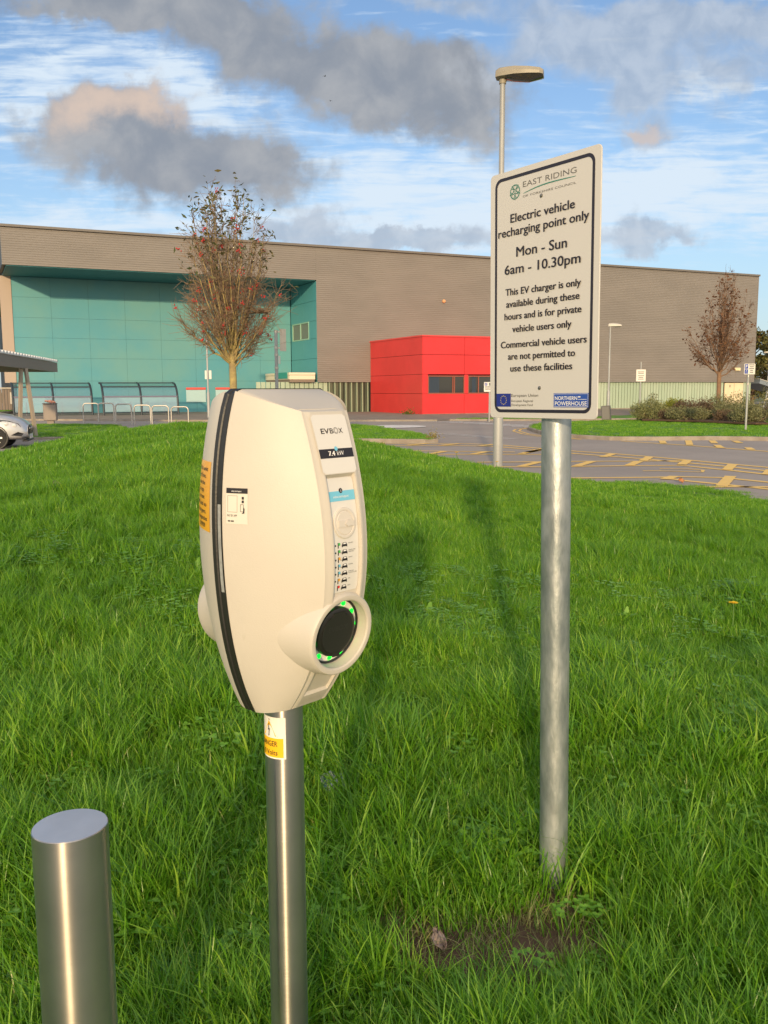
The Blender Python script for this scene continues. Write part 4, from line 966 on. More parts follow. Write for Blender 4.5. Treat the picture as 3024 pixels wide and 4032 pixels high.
for y0, y1 in ((.01, .16), (-.16, -.01)): m_.add([P(x, y, .007) for x, y in ((-.185, y0), (-.065, y0), (-.065, y1), (-.185, y1))], [(0, 1, 2, 3)])
m_.build('blue_panel', blu, po_)
m_ = MB(); put_text(m_, lambda x, y: P(x, y, .012), 'P', -.157, .045, .065, .09, 'L', .02)
m_.build('parking_symbol', mat('white_symbols', (.72, .72, .70), .5), po_); m_ = MB()
ringp = [(-.128 + .028 * math.cos(a), -.115 + .028 * math.sin(a)) for a in np.linspace(2.4, 6.6, 12)]
for a, b_ in zip(ringp, ringp[1:]): m_.add([P(a[0], a[1], .012), P(b_[0], b_[1], .012), P(b_[0] * .99 - .0015, b_[1] + .01, .012), P(a[0] * .99 - .0015, a[1] + .01, .012)], [(0, 1, 2, 3)])
m_.add([P(x, y, .012) for x, y in ((-.140, -.09), (-.128, -.09), (-.120, -.035), (-.140, -.035))], [(0, 1, 2, 3)]); m_.build('wheelchair_symbol', mat('white_symbols', (.72, .72, .70), .5), po_)
m_ = MB()
for k, b_ in enumerate((.20, .15, .18, .10, .12)): y = .125 - k * .062; m_.add([P(x, y2, .007) for x, y2 in ((.07 - b_ / 2, y), (.07 + b_ / 2, y), (.07 + b_ / 2, y + .026), (.07 - b_ / 2, y + .026))], [(0, 1, 2, 3)])
m_.build('print', ms, po_)
for z in (1.86, 1.60): c_ = MB(); c_.tube([(0, 0, z - .03), (0, 0, z + .03)], .045, 12); c_.build('clamp', chrome, o, smooth=40)
o, po_, P = flat_sign('parking_sign', 'small white parking sign with a blue P standing before the red block', 'sign', (5.12, 44.0, -.02), .035, 1.9, (.42, .46), 1.69, R(-4), xoff=-.06)
m_ = MB(); m_.add([P(x, y, .007) for x, y in ((-.17, .06), (-.05, .06), (-.05, .19), (-.17, .19))], [(0, 1, 2, 3)]); m_.build('blue_panel', blu, po_)
m_ = MB(); put_text(m_, lambda x, y: P(x, y, .012), 'P', -.135, .085, .055, .08, 'L', .02); m_.build('parking_symbol', mat('white_symbols', (.72, .72, .70), .5), po_)
m_ = MB(); m_.add([P(x, y, .007) for x, y in ((.03, .05), (.14, .05), (.14, .20), (.03, .20))], [(0, 1, 2, 3)])
for y in (-.03, -.13): m_.add([P(x, y2, .007) for x, y2 in ((-.16, y), (.15, y), (.15, y + .05), (-.16, y + .05))], [(0, 1, 2, 3)])
m_.build('print', ms, po_)
# lamp with a white plate in front of the turquoise wall
def small_lamp(label, loc, H, rz, HL=.7):
    o = thing('street_lamp', label, 'street lamp', loc, rz)
    m_ = MB(); m_.tube([(0, 0, -.3), (0, 0, 1.4), (0, 0, 1.5), (0, 0, H)], [.085, .085, .05, .045], 12); m_.build('column', galv_l, o, smooth=40)
    tp, bt = MB(), MB(); lantern(tp, bt, HL, .30, .17, -.12)
    for q in (tp, bt): q.xf(Matrix.Translation((0, 0, H - .01)))
    a = tp.build('lantern', mat('pale_lantern', (.55, .52, .46), .5), o, smooth=30); bt.build('lens', lens, a, smooth=60); return o
o = small_lamp('lamp post carrying a blank white plate in front of the turquoise wall', (-9.82, 51, 0), 5.95, R(180))
m_ = MB(); m_.box((-.01, -.10, 2.42), (.37, .02, .48), bev=.01); m_.build('plate', mat('white_plate', (.66, .64, .60), .45), o)
small_lamp('slim pale lamp post standing on the verge right of the big notice', (12.55, 50.8, -.02), 5.0, R(-4), .72)
small_lamp('far pale lamp post beside the trees past the right end of the hall', (40.0, 95.0, -.2), 5.4, R(160), .6)
# sign seen from behind on a clamped pole
o = thing('sign_pole', 'galvanised pole with clamps carrying a sign seen from behind, behind the charger', 'sign', (-3.04, 26, -.1))
m_ = MB(); m_.tube([(0, 0, -.4), (0, 0, 3.33)], .046, 14); m_.build('post', galv_l, o, smooth=40)
m_ = MB(); m_.box((.19, .06, 3.06), (.20, .012, .62), R(38)); m_.build('plate', mat('sign_back', (.42, .40, .36), .5), o)
for z in (3.29, 2.84, 2.64, 2.28):
    c_ = MB(); c_.tube([(0, 0, z - .03), (0, 0, z + .03)], .058, 12)
    if z > 2.8: c_.box((.09, .02, z), (.14, .025, .04), R(15))
    c_.build('clamp', chrome, o, smooth=40)
m_ = MB(); m_.box((.085, 0, 2.5), (.05, .05, .22)); m_.build('control_box', mat('pale_box', (.6, .6, .57), .5), o)
# grey cabinet on the island
o = thing('utility_box', 'leaning dark grey box on the grass island right of the big notice', 'utility box', (10.2, 41.6, .12), R(-22))
m_ = MB(); M = Matrix.Rotation(R(-5), 3, 'Y'); m_.box((0, 0, .33), (.40, .30, .68), M, bev=.02); m_.build('body', mat('box_grey', (.12, .115, .11), .6), o)
m_ = MB(); m_.box((-.01, -.158, .33), (.32, .012, .56), M, bev=.004); m_.build('door', mat('box_grey2', (.15, .145, .14), .55), o)
# trolley canopy at the left
roofm = mat('corrugated_sheet', (.72, .72, .71), .45); fasc = mat('brown_fascia', (.20, .175, .16), .5)
cn = thing('canopy_shelter', 'brown edged corrugated canopy on slanted posts at the left of the photo', 'canopy', (-11.2, 26.8, 0), math.atan2(10, -1.75) - PI / 2)
L_ = 10.0
m_ = MB(); m_.box((-.06, L_ / 2 - .8, 2.47), (.12, L_, .36)); m_.box((-1.8, L_ - .85, 2.47), (3.5, .10, .36)); m_.build('fascia', fasc, cn)
m_ = MB(); n = 96; P = [(.03 if k % 2 else .03, -.8 + L_ * k / n, 2.69 + (.075 if (k // 2) % 2 else 0)) for k in range(n + 1)]
m_.add([p for p in P] + [(-4, p[1], p[2]) for p in P], [(k, k + 1, n + 2 + k, n + 1 + k) for k in range(n)])
m_.add([(p[0], p[1], 2.66) for p in P] + P, [(k, k + 1, n + 2 + k, n + 1 + k) for k in range(n)]); m_.build('corrugated_roof', roofm, cn)
for y0, y1, x1 in ((3.30, 3.30, -.30), (3.42, 3.42, .20)):
    m_ = MB(); d = Vector((x1, y1, 0)) - Vector((-.08, y0, 2.3)); m_.tube([(-.08 + .12 * (1 if x1 > 0 else -1) * .5, y0, 2.3), (x1, y1, -.05)], .07, 4); m_.build('slanted_post', mat('cream_brown_post', (.36, .30, .24), .5), cn)

# ------------------------------------------------------------------ silver hatchback, only its nose in view
paint = mat('silver_paint', (.60, .60, .60), .32, metal=.35, coat=.6)
blackt = mat('black_trim', (.015, .015, .016), .45); tyre_m = mat('tyre_rubber', (.018, .018, .018), .8)
car = thing('parked_car', 'silver hatchback whose nose shows at the left edge by the slanted posts', 'car', (-9.95, 25.5, 0), R(14))
# car axes: +x forward (nose at x=0), y = left
def car_body():
    st_ = [(-4.0, .50, .62, .78, 1.00), (-3.9, .34, .78, .95, 1.40), (-3.3, .22, .84, .98, 1.50), (-2.3, .20, .86, .97, 1.50), (-1.75, .20, .86, .95, 1.34), (-1.25, .20, .86, .92, 1.02), (-.95, .20, .86, .90, .97), (-.55, .20, .85, .80, .90), (-.25, .21, .80, .70, .80), (-.08, .23, .70, .60, .70), (.0, .30, .55, .48, .60)]
    mb = MB(); rings = []
    for x, zb, hw, zs, zt in st_:
        cab = zt > 1.2; tw = hw * (.70 if cab else .80)
        rings.append([(x, -hw * .88, zb), (x, -hw, zb + .14), (x, -hw * 1.01, (zb + zs) / 2 + .05), (x, -hw * .97, zs - .04), (x, -hw * .90, zs + .01), (x, -tw, zt - .05), (x, -tw * .82, zt), (x, 0, zt + .03), (x, tw * .82, zt), (x, tw, zt - .05), (x, hw * .90, zs + .01), (x, hw * .97, zs - .04), (x, hw * 1.01, (zb + zs) / 2 + .05), (x, hw, zb + .14), (x, hw * .88, zb)])
    n = 15; vs = [p for r in rings for p in r]; fs = [(k * n + i, k * n + (i + 1) % n, (k + 1) * n + (i + 1) % n, (k + 1) * n + i) for k in range(len(rings) - 1) for i in range(n)]
    fs += [tuple(range(n)), tuple(range((len(rings) - 1) * n, len(rings) * n))[::-1]]
    mb.add(vs, fs); return mb
cbo = car_body().build('body', paint, car)
md = cbo.modifiers.new('s', 'SUBSURF'); md.levels = 2; md.render_levels = 2
for p in cbo.data.polygons: p.use_smooth = True
def onbody(mb, pts, mi=0): mb.add(pts, [tuple(range(len(pts)))], mi)
for sy in (-1, 1):
    for x in (-.80, -3.30):
        wl = thing('wheel', None, None, (x, sy * .76, .30)); wl.parent = car
        M = Matrix.Rotation(PI / 2, 3, 'X')
        m_ = MB(); m_.lathe([(.20, -.10), (.29, -.10), (.305, -.07), (.305, .07), (.29, .10), (.20, .10)], (0, 0, 0), 28, M); m_.build('tyre', tyre_m, wl, smooth=30)
        m_ = MB(); m_.lathe([(.205, .06 * -1), (.19, -.085), (.02, -.07), (.02, .07), (.19, .085), (.205, .06)], (0, 0, 0), 28, M)
        m_.build('rim', mat('wheel_dark', (.10, .09, .085), .4, metal=.6), wl, smooth=30)
        m_ = MB()
        for k in range(7): a = 2 * PI * k / 7; m_.box((.10 * math.cos(a), sy * .094, .10 * math.sin(a)), (.17, .02, .045), Matrix.Rotation(-a, 3, 'Y'))
        m_.build('spokes', mat('alloy', (.60, .58, .55), .35, metal=.8), wl)
        m_ = MB(); m_.lathe([(.33, -.055), (.345, 0), (.33, .055), (.30, .055), (.30, -.055)], (x, sy * .80, .31), 28, M); m_.build('wheel_arch', blackt, car, smooth=30)
    m_ = MB(); m_.add([(-.80, sy * .835, .80), (-.62, sy * .815, .60), (-.30, sy * .765, .555), (-.16, sy * .70, .57), (-.22, sy * .70, .66), (-.45, sy * .77, .745)], [(0, 1, 2, 3, 4, 5)]); 
    for v_ in range(len(m_.v)): m_.v[v_] = (m_.v[v_][0] + .02, m_.v[v_][1] + sy * .012, m_.v[v_][2] + .01)
    ho = m_.build('headlight', mat('headlamp_dark', (.05, .05, .055), .1, spec=.9), car)
    for q, (x, z) in enumerate(((-.50, .665), (-.30, .62))): m_ = MB(); m_.lathe([(.06, 0), (.05, .02), (.0, .03)], (x, sy * (.815 - q * .04), z), 14, Matrix.Rotation(-sy * PI / 2, 3, 'X') @ Matrix.Rotation(R(15), 3, 'Y')); m_.build('lens', mat('headlamp_glass', (.75, .75, .72), .08, metal=.3, spec=.9), ho, smooth=40)
    m_ = MB(); m_.add([(-.42, sy * .80, .36), (-.16, sy * .735, .33), (-.10, sy * .70, .40), (-.24, sy * .765, .45)], [(0, 1, 2, 3)]); m_.v = [(x + .025, y + sy * .03, z) for x, y, z in m_.v]; m_.build('fog_lamp_surround', blackt, car)
    m_ = MB(); m_.box((-1.62, sy * .95, .98), (.14, .20, .14), bev=.04); m_.build('door_mirror', paint, car)
    m_ = MB(); m_.add([(-1.72, sy * .805, 1.00), (-2.5, sy * .825, 1.02), (-2.5, sy * .70, 1.40), (-2.15, sy * .69, 1.38)], [(0, 1, 2, 3)]); m_.v = [(x, y + sy * .03, z) for x, y, z in m_.v]; m_.build('side_window', glassdark, car)
m_ = MB(); m_.add([(-1.30, -.62, 1.035), (-1.30, .62, 1.035), (-1.85, .54, 1.40), (-1.85, -.54, 1.40)], [(0, 1, 2, 3)]); m_.v = [(x + .04, y, z + .03) for x, y, z in m_.v]; m_.build('windscreen', glassdark, car)
m_ = MB(); m_.box((.005, 0, .47), (.06, .78, .19), bev=.03); gr = m_.build('grille', blackt, car)
m_ = MB(); m_.box((.032, 0, .535), (.025, .74, .035), bev=.008); m_.lathe([(.07, 0), (.055, .02), (0, .028)], (.035, 0, .535), 16, Matrix.Rotation(PI / 2, 3, 'Y')); m_.build('chrome_bar', chrome, gr, smooth=40)
m_ = MB(); m_.box((.02, 0, .30), (.03, .52, .11), bev=.005); m_.build('number_plate', mat('plate_white', (.62, .62, .58), .5), car)
m_ = MB(); m_.box((-.06, 0, .205), (.16, 1.25, .05), bev=.02); m_.build('lower_lip', blackt, car)

# ------------------------------------------------------------------ small shelter past the right end of the hall
o = thing('bin_store_canopy', 'blue grey lean-to canopy past the right end of the ribbed hall', 'canopy', (33.2, 82.5, -.2), R(20))
m_ = MB(); m_.box((1.1, 0, 2.0), (2.9, 3, .36), Matrix.Rotation(R(14), 3, 'Y')); m_.build('roof', mat('blue_grey_sheet', (.19, .23, .27), .5), o)
m_ = MB(); m_.box((1.1, 0, 2.21), (3.0, 3.1, .05), Matrix.Rotation(R(14), 3, 'Y')); m_.build('roof_edge', mat('pale_edge', (.50, .50, .47), .5), o)
m_ = MB(); m_.tube([(.2, -1.4, -.2), (.9, -1.4, 2.0)], .06, 8); m_.build('brace', galv_l, o)
m_ = MB(); m_.tube([(2.6, -1.55, 1.72), (2.55, -1.55, 1.2), (1.2, -1.5, .95), (.3, -1.5, .7)], .05, 8); m_.build('drainpipe', cream, o)

# ------------------------------------------------------------------ fence at the far left
o = thing('timber_fence', 'grey brown boarded fence with a pale notice beside the left end of the hall', 'fence', (-30.5, 66.5, .2), R(8))
fen = mat('weathered_boards', (.17, .14, .12), .8, var=(.22, .18, .15), vscale=2, stretch=(6, 1, .3))
m_ = MB()
for k in range(60): m_.box((-5 + k * .2, 0, .75), (.17, .03, 1.5 + .01 * math.sin(k * 3)))
m_.build('boards', fen, o)
m_ = MB(); m_.box((.6, .0, 1.58), (12.5, .14, .10)); m_.build('top_rail', mat('pale_rail', (.42, .39, .34), .8), o)
m_ = MB(); m_.box((3.45, -.05, .85), (.72, .03, .85)); m_.build('notice', mat('pale_notice2', (.46, .44, .41), .6), o)
# ------------------------------------------------------------------ trees
def leafmat(name, c1, c2, trans=.25, rough=.55):
    if name in MATS: return MATS[name]
    m = bpy.data.materials.new(name); m.use_nodes = True; t = m.node_tree; b = t.nodes['Principled BSDF']; out = t.nodes['Material Output']
    at = nd(t, 'ShaderNodeAttribute', attribute_name='tint'); c = mixc(t, at.outputs['Fac'], c1, c2)
    lk(t, c, b.inputs['Base Color']); b.inputs['Roughness'].default_value = rough; b.inputs['Specular IOR Level'].default_value = .3
    tr = nd(t, 'ShaderNodeBsdfTranslucent'); lk(t, c, tr.inputs[0]); mx = nd(t, 'ShaderNodeMixShader'); mx.inputs[0].default_value = trans
    lk(t, b.outputs[0], mx.inputs[1]); lk(t, tr.outputs[0], mx.inputs[2]); lk(t, mx.outputs[0], out.inputs[0]); MATS[name] = m; return m
def leaves_mesh(name, P, size, m, parent, rng, aspect=.5, up=0.0, droop=.3):
    """one bent leaf (two quads) per point"""
    P = np.asarray(P, float); n = len(P)
    if n == 0: return None
    d = rng.normal(size=(n, 3)); d[:, 2] = d[:, 2] * .6 + up; d /= np.linalg.norm(d, axis=1)[:, None]
    s = np.cross(d, rng.normal(size=(n, 3))); s /= np.linalg.norm(s, axis=1)[:, None]
    L = size * rng.uniform(.6, 1.3, n)[:, None]; Wd = L * aspect * .5; nn = np.cross(d, s)
    a = P; b = P + d * L * .5 + nn * L * .08; c = P + d * L - nn * L * droop * .3
    V = np.stack([a - s * Wd * .25, a + s * Wd * .25, b + s * Wd, b - s * Wd, c + s * Wd * .2, c - s * Wd * .2], 1).reshape(-1, 3)
    k = np.arange(n)[:, None] * 6; Fq = np.concatenate([k + [0, 1, 2, 3], k + [3, 2, 4, 5]], 0)
    return npmesh(name, V, Fq, m, parent, attr={'tint': np.repeat(rng.uniform(0, 1, n), 6)})
class Tubes:
    def __init__(s): s.V = []; s.F = []; s.n = 0
    def add(s, pts, rad, k=4):
        pts = np.asarray(pts, float); N = len(pts); t = np.gradient(pts, axis=0); t /= np.linalg.norm(t, axis=1)[:, None] + 1e-9
        a = np.array([.31, .95, .05]) if abs(t[0, 2]) > .5 else np.array([0, 0, 1.]); x = np.cross(t, a); x /= np.linalg.norm(x, axis=1)[:, None] + 1e-9; y = np.cross(t, x)
        ang = 2 * PI * np.arange(k) / k; r = np.asarray(rad)[:, None, None]
        V = pts[:, None] + (x[:, None] * np.cos(ang)[None, :, None] + y[:, None] * np.sin(ang)[None, :, None]) * r
        s.V.append(V.reshape(-1, 3)); i = np.arange(N - 1)[:, None] * k; q = np.arange(k)[None]; q2 = (q + 1) % k
        s.F.append((np.stack([i + q, i + q2, i + k + q2, i + k + q], -1).reshape(-1, 4)) + s.n); s.n += N * k
    def build(s, name, m, parent): return npmesh(name, np.concatenate(s.V), np.concatenate(s.F), m, parent, smooth=True)
def bez(p0, p1, p2, n):
    t = np.linspace(0, 1, n)[:, None]; return (1 - t) ** 2 * p0 + 2 * t * (1 - t) * p1 + t * t * p2
def rowan(root, H, fork, Rf, trunk_r, seed, nl, ntw, bark, twig, lean=0.0, rscale=1.0):
    """fan of ascending limbs inside the envelope radius Rf(t); returns twig tips"""
    rng = np.random.default_rng(seed); tk, tw = Tubes(), Tubes(); tips = []
    tk.add([(0, 0, -.4), (0, 0, 0), (.01, 0, fork * .5), (.0, .01, fork), (.03 + lean * .2, 0, fork + (H - fork) * .25)], [trunk_r * 1.15, trunk_r * 1.1, trunk_r, trunk_r * .95, trunk_r * .55], 10)
    for i in range(nl):
        t = (i + .5) / nl; t = .10 + .90 * t ** .8; az = i * 2.39996 + rng.uniform(-.3, .3); rr = Rf(t) * math.sqrt(rng.uniform(.15, 1)) 
        zt = fork + (H - fork) * t
        e = np.array([math.cos(az) * rr + lean * t, math.sin(az) * rr, zt]); z0 = fork * rng.uniform(.86, 1.0) + (H - fork) * .10 * rng.random()
        p0 = np.array([0, 0, z0]); p1 = np.array([e[0] * rng.uniform(.45, .75), e[1] * rng.uniform(.45, .75), z0 + (zt - z0) * rng.uniform(.30, .5)])
        c = bez(p0, p1, e, 10) + np.r_[np.zeros((1, 3)), rng.normal(size=(9, 3)) * .02 * rscale]
        r0 = trunk_r * rng.uniform(.2, .38); tk.add(c, np.linspace(r0, r0 * .16, 10), 6)
        for j in range(ntw):
            q = rng.uniform(.28, 1.0); k = q * 9; a = c[int(min(k, 8))] + (c[int(min(k, 8)) + 1] - c[int(min(k, 8))]) * (k - int(min(k, 8)))
            dirv = c[min(9, int(k) + 1)] - c[max(0, int(k) - 1)]; dirv /= np.linalg.norm(dirv) + 1e-9
            out_ = np.array([a[0], a[1], 0]); out_ /= np.linalg.norm(out_) + .3
            d = dirv * .8 + out_ * rng.uniform(0, .5) + rng.normal(size=3) * .45 + np.array([0, 0, .25]); d /= np.linalg.norm(d)
            L = rng.uniform(.25, .75) * rscale * (1.15 - .5 * q); b2 = a + d * L; tt = min(1, max(0, (b2[2] - fork) / (H - fork)))
            rad_ = math.hypot(b2[0] - lean * tt, b2[1])
            if rad_ > Rf(tt) * 1.12: b2[:2] *= Rf(tt) * 1.12 / rad_
            mid = (a + b2) / 2 + rng.normal(size=3) * .05 * rscale - np.array([0, 0, .04 * rscale]); cc = bez(a, mid, b2, 5)
            tw.add(cc, np.linspace(.006, .0025, 5) * rscale, 3); tips.append(b2)
            for m_ in range(2):
                q2 = rng.uniform(.3, .9); a2 = cc[int(q2 * 4)]; b3 = a2 + (d * .5 + rng.normal(size=3) * .6) * L * .5; tw.add([a2, (a2 + b3) / 2 + rng.normal(size=3) * .02, b3], [.0048 * rscale, .004 * rscale, .0025 * rscale], 3); tips.append(b3)
    tk.build('trunk', bark, root); tw.build('branches', twig, root); return np.array(tips), rng
bark1 = mat('mossy_bark', (.42, .33, .13), .85, var=(.27, .20, .10), vscale=9, bump=.5, bscale=40); twig1 = mat('brown_twigs', (.25, .17, .11), .8)
env1 = lambda t: float(np.interp(t, [0, .08, .2, .35, .5, .65, .78, .9, 1], [.15, .6, 1.02, 1.30, 1.24, 1.06, .88, .74, .45]))
zb = float(lawn_z(-3.30, 20.0))
t1 = thing('rowan_tree', 'young rowan tree with red berry clusters and mossy limbs before the turquoise wall', 'tree', (-3.30, 20.0, zb))
tips, rng = rowan(t1, 5.80 - zb, 2.15 - zb, env1, .082, 11, 44, 34, bark1, twig1, lean=-.12)
tt = (tips[:, 2]) / 5.98; keep = rng.random(len(tips)) < np.clip((tips[:, 2] - 3.0) / 2.0, .02, 1) ** 2.2
lp_ = tips[keep]; lp_ = np.concatenate([lp_ + rng.normal(size=lp_.shape) * .06 for _ in range(2)])[::2]
leaves_mesh('leaves', lp_, .11, leafmat('rowan_leaf', (.06, .085, .03), (.16, .13, .05)), t1, rng, .42)
bq = tips[rng.random(len(tips)) < .032]
ico = [(0, 0, 1), (.9, 0, .3), (.28, .85, .3), (-.72, .53, .3), (-.72, -.53, .3), (.28, -.85, .3), (0, 0, -1)]; icf = [(0, 1, 2), (0, 2, 3), (0, 3, 4), (0, 4, 5), (0, 5, 1), (6, 2, 1), (6, 3, 2), (6, 4, 3), (6, 5, 4), (6, 1, 5)]
for p in bq[rng.permutation(len(bq))[:88]]:
    V_, F_ = [], []
    for k in range(rng.integers(5, 10)):
        c = p + rng.normal(size=3) * .026; o_ = len(V_); V_ += [c + np.array(q) * .019 for q in ico]; F_ += [tuple(i + o_ for i in f) for f in icf]
    npmesh('berry_cluster', V_, F_, mat('red_berries', (.48, .03, .025), .4), t1)
# nest like tangle of twigs
ns = Tubes(); 
for k in range(60):
    a, b_ = rng.normal(size=3) * (.15, .15, .035), rng.normal(size=3) * (.15, .15, .035); ns.add([a, (a + b_) / 2 + (0, 0, -.03), b_], [.006] * 3, 3)
no = ns.build('birds_nest', twig1, None); no.location = (-2.66, 19.8, 3.25); tag(no, 'dark tangled bird nest lodged in the right side of the rowan crown', 'nest')
bark2 = mat('orange_brown_bark', (.27, .155, .085), .8, var=(.19, .115, .07), vscale=7, bump=.3); twig2 = mat('red_brown_twigs', (.21, .125, .08), .8)
env2 = lambda t: float(np.interp(t, [0, .1, .25, .4, .55, .7, .85, 1], [.2, .95, 1.55, 1.62, 1.35, 1.0, .62, .2]))
t2 = thing('bare_tree', 'nearly leafless red brown tree rising from the shrub bed at the right', 'tree', (15.45, 42.0, .1))
tips, rng = rowan(t2, 6.75, 2.15, env2, .10, 23, 36, 26, bark2, twig2, lean=.25, rscale=1.15)
kp = tips[rng.random(len(tips)) < np.where(tips[:, 0] < -.2, .5, .30)]
leaves_mesh('leaves', kp, .13, leafmat('dead_leaf', (.12, .05, .028), (.20, .10, .05)), t2, rng, .6)
def bushy(name, label, loc, H, Rr, seed, c1, c2, n=9000, leaf=.35, trunk=.25, group=None, base=.15, conic=0.0, barkm=None):
    o = thing(name, label, 'tree', loc, 0, group); rng = np.random.default_rng(seed); tk = Tubes()
    tk.add([(0, 0, -.5), (0, 0, H * .4), (.2, .1, H * .92)], [trunk, trunk * .7, trunk * .12], 8); P = []
    for i in range(46):
        z = H * (base + (1 - base) * rng.random() ** .85); env = Rr * ((1 - (z / H)) * 1.15 if conic else math.sin(PI * min(.97, (z / H - base * .5) / (1.04 - base * .5))) ** .6)
        a = rng.uniform(0, 2 * PI); r_ = env * math.sqrt(rng.uniform(.1, 1)); c = np.array([r_ * math.cos(a), r_ * math.sin(a), z]); s = Rr * rng.uniform(.14, .32)
        tk.add([(0, 0, max(.2, z - r_ * .8)), (c[0] * .5, c[1] * .5, z - r_ * .3), tuple(c)], [trunk * .3, trunk * .16, trunk * .05], 5)
        m_ = int(n / 46 * rng.uniform(.5, 1.5)); q = rng.normal(size=(m_, 3)); q /= np.linalg.norm(q, axis=1)[:, None]; P.append(c + q * s * rng.uniform(.25, 1, (m_, 1)) ** .6 * (1, 1, .75))
    tk.build('trunk', barkm or twig1, o); leaves_mesh('crown', np.concatenate(P), leaf, leafmat(name + str(seed), c1, c2, .2), o, rng, .6); return o
gr = 'trees beyond the hall'
bushy('background_tree', 'dark dense evergreen at the left edge behind the hall', (-33.5, 74, 0), 11.5, 3.2, 31, (.012, .022, .010), (.03, .042, .018), 9000, .32, group=gr)
bushy('background_tree', 'smaller dark evergreen behind the timber fence at the left edge', (-38.5, 80, 0), 9.5, 3.2, 32, (.010, .018, .009), (.03, .035, .016), 7000, .32, group=gr)
bushy('background_tree', 'tall olive green tree touching the right edge of the photo past the hall', (42.5, 94, 0), 11.5, 3.4, 33, (.11, .12, .035), (.24, .20, .055), 3600, .34, group=gr)
bushy('background_tree', 'bushy olive tree low behind the lean-to canopy at the right', (40.5, 100, 0), 7.5, 3.6, 34, (.10, .115, .035), (.20, .18, .05), 6000, .34, group=gr)
bushy('background_tree', 'yellowing tree behind the lean-to canopy farther right', (47.0, 103, 0), 9.5, 4.0, 35, (.12, .115, .035), (.25, .20, .05), 6000, .34, group=gr)
# ------------------------------------------------------------------ shrub bed on the right island
def shrub(label, x, y, rx, ry, h, c1, c2, seed, n=5200, leaf=.085, name='shrub', lumps=16):
    z0 = .18; o = thing(name, label, 'shrub', (x, y, z0), 0, 'shrubs in the bed on the right island'); rng = np.random.default_rng(seed); P = []; tk = Tubes()
    for k in range(lumps):
        a = rng.uniform(0, 2 * PI); q = math.sqrt(rng.random()) * .82; c = np.array([rx * q * math.cos(a), ry * q * math.sin(a), h * rng.uniform(.25, .72) * (1 - .35 * q)]); s = np.array([rx * .34, ry * .34, h * .36]) * rng.uniform(.7, 1.25)
        m_ = n // lumps; v_ = rng.normal(size=(m_, 3)); v_ /= np.linalg.norm(v_, axis=1)[:, None]; pp = c + v_ * s * rng.uniform(.5, 1, (m_, 1)); pp[:, 2] = np.abs(pp[:, 2]); P.append(pp)
        tk.add([(c[0] * .2, c[1] * .2, -.05), (c[0] * .7, c[1] * .7, c[2] * .5), tuple(c)], [.03, .02, .008], 4)
    tk.build('stems', twig1, o); leaves_mesh('foliage', np.concatenate(P), leaf, leafmat('shrub%d' % seed, c1, c2, .2), o, rng, .32, up=.45); return o
SG = ((.15, .165, .075), (.27, .265, .13)); BR_ = ((.12, .085, .055), (.20, .14, .085)); DR = ((.060, .034, .032), (.12, .065, .058))
shrub('pale green rounded shrub at the left tip of the shrub bed', 11.95, 40.6, .95, .9, 1.0, (.17, .195, .075), (.30, .30, .13), 41)
shrub('bright yellow green shrub behind the pale rounded one in the bed', 13.1, 41.6, .75, .7, 1.02, (.18, .22, .03), (.32, .33, .06), 42)
shrub('brown heathery shrub between the yellow green shrub and the tree', 13.9, 40.7, 1.1, .9, 1.08, *BR_, 43)
shrub('silvery green shrub in front of the brown heathery one', 13.3, 39.0, 1.2, .7, .72, *SG, 44)
shrub('tall silvery shrub at the foot of the leafless tree', 15.6, 41.0, 1.5, .9, 1.30, *SG, 45, 5200)
shrub('broad grey green shrub under the leafless tree by the grass', 14.9, 38.4, 1.15, .75, .88, *SG, 46)
shrub('grey green shrub left of the disabled sign post', 14.6, 36.0, 1.05, .7, .85, *SG, 47)
shrub('taller olive shrub behind the disabled sign post', 16.6, 39.0, 1.6, 1.0, 1.42, (.14, .15, .055), (.24, .235, .10), 48, 5200)
shrub('dark red brown shrub at the right edge of the bed', 15.75, 36.2, .75, .7, .95, *DR, 49, 3000, .085)
shrub('olive shrub touching the right edge of the photo', 17.6, 37.0, 1.2, .9, 1.40, *SG, 50)
shrub('low bright green weed clump at the right end of the bed', 15.3, 35.0, .45, .3, .32, (.06, .15, .02), (.12, .24, .04), 51, 900, .09)
for k in range(3): shrub(['brown gap shrub low between the silvery shrubs', 'small brown shrub in front of the tall silvery shrub', 'mixed brown shrub by the bed edge near the utility box'][k], (14.3, 15.6, 12.6)[k], (37.6, 38.6, 39.6)[k], .6, .45, .6, *BR_, 60 + k, 1500, .08)
mu = MB(); mu.prism([(11.3, 39.6), (13.0, 37.9), (14.3, 34.9), (17, 34.3), (20, 36), (19, 42), (15, 42.8), (11.6, 41.6)], .17, .235); struct(mu.build('bark_mulch', mat('bark_mulch', (.11, .065, .04), .95, var=(.055, .035, .022), vscale=14, bump=.8, bscale=30)))
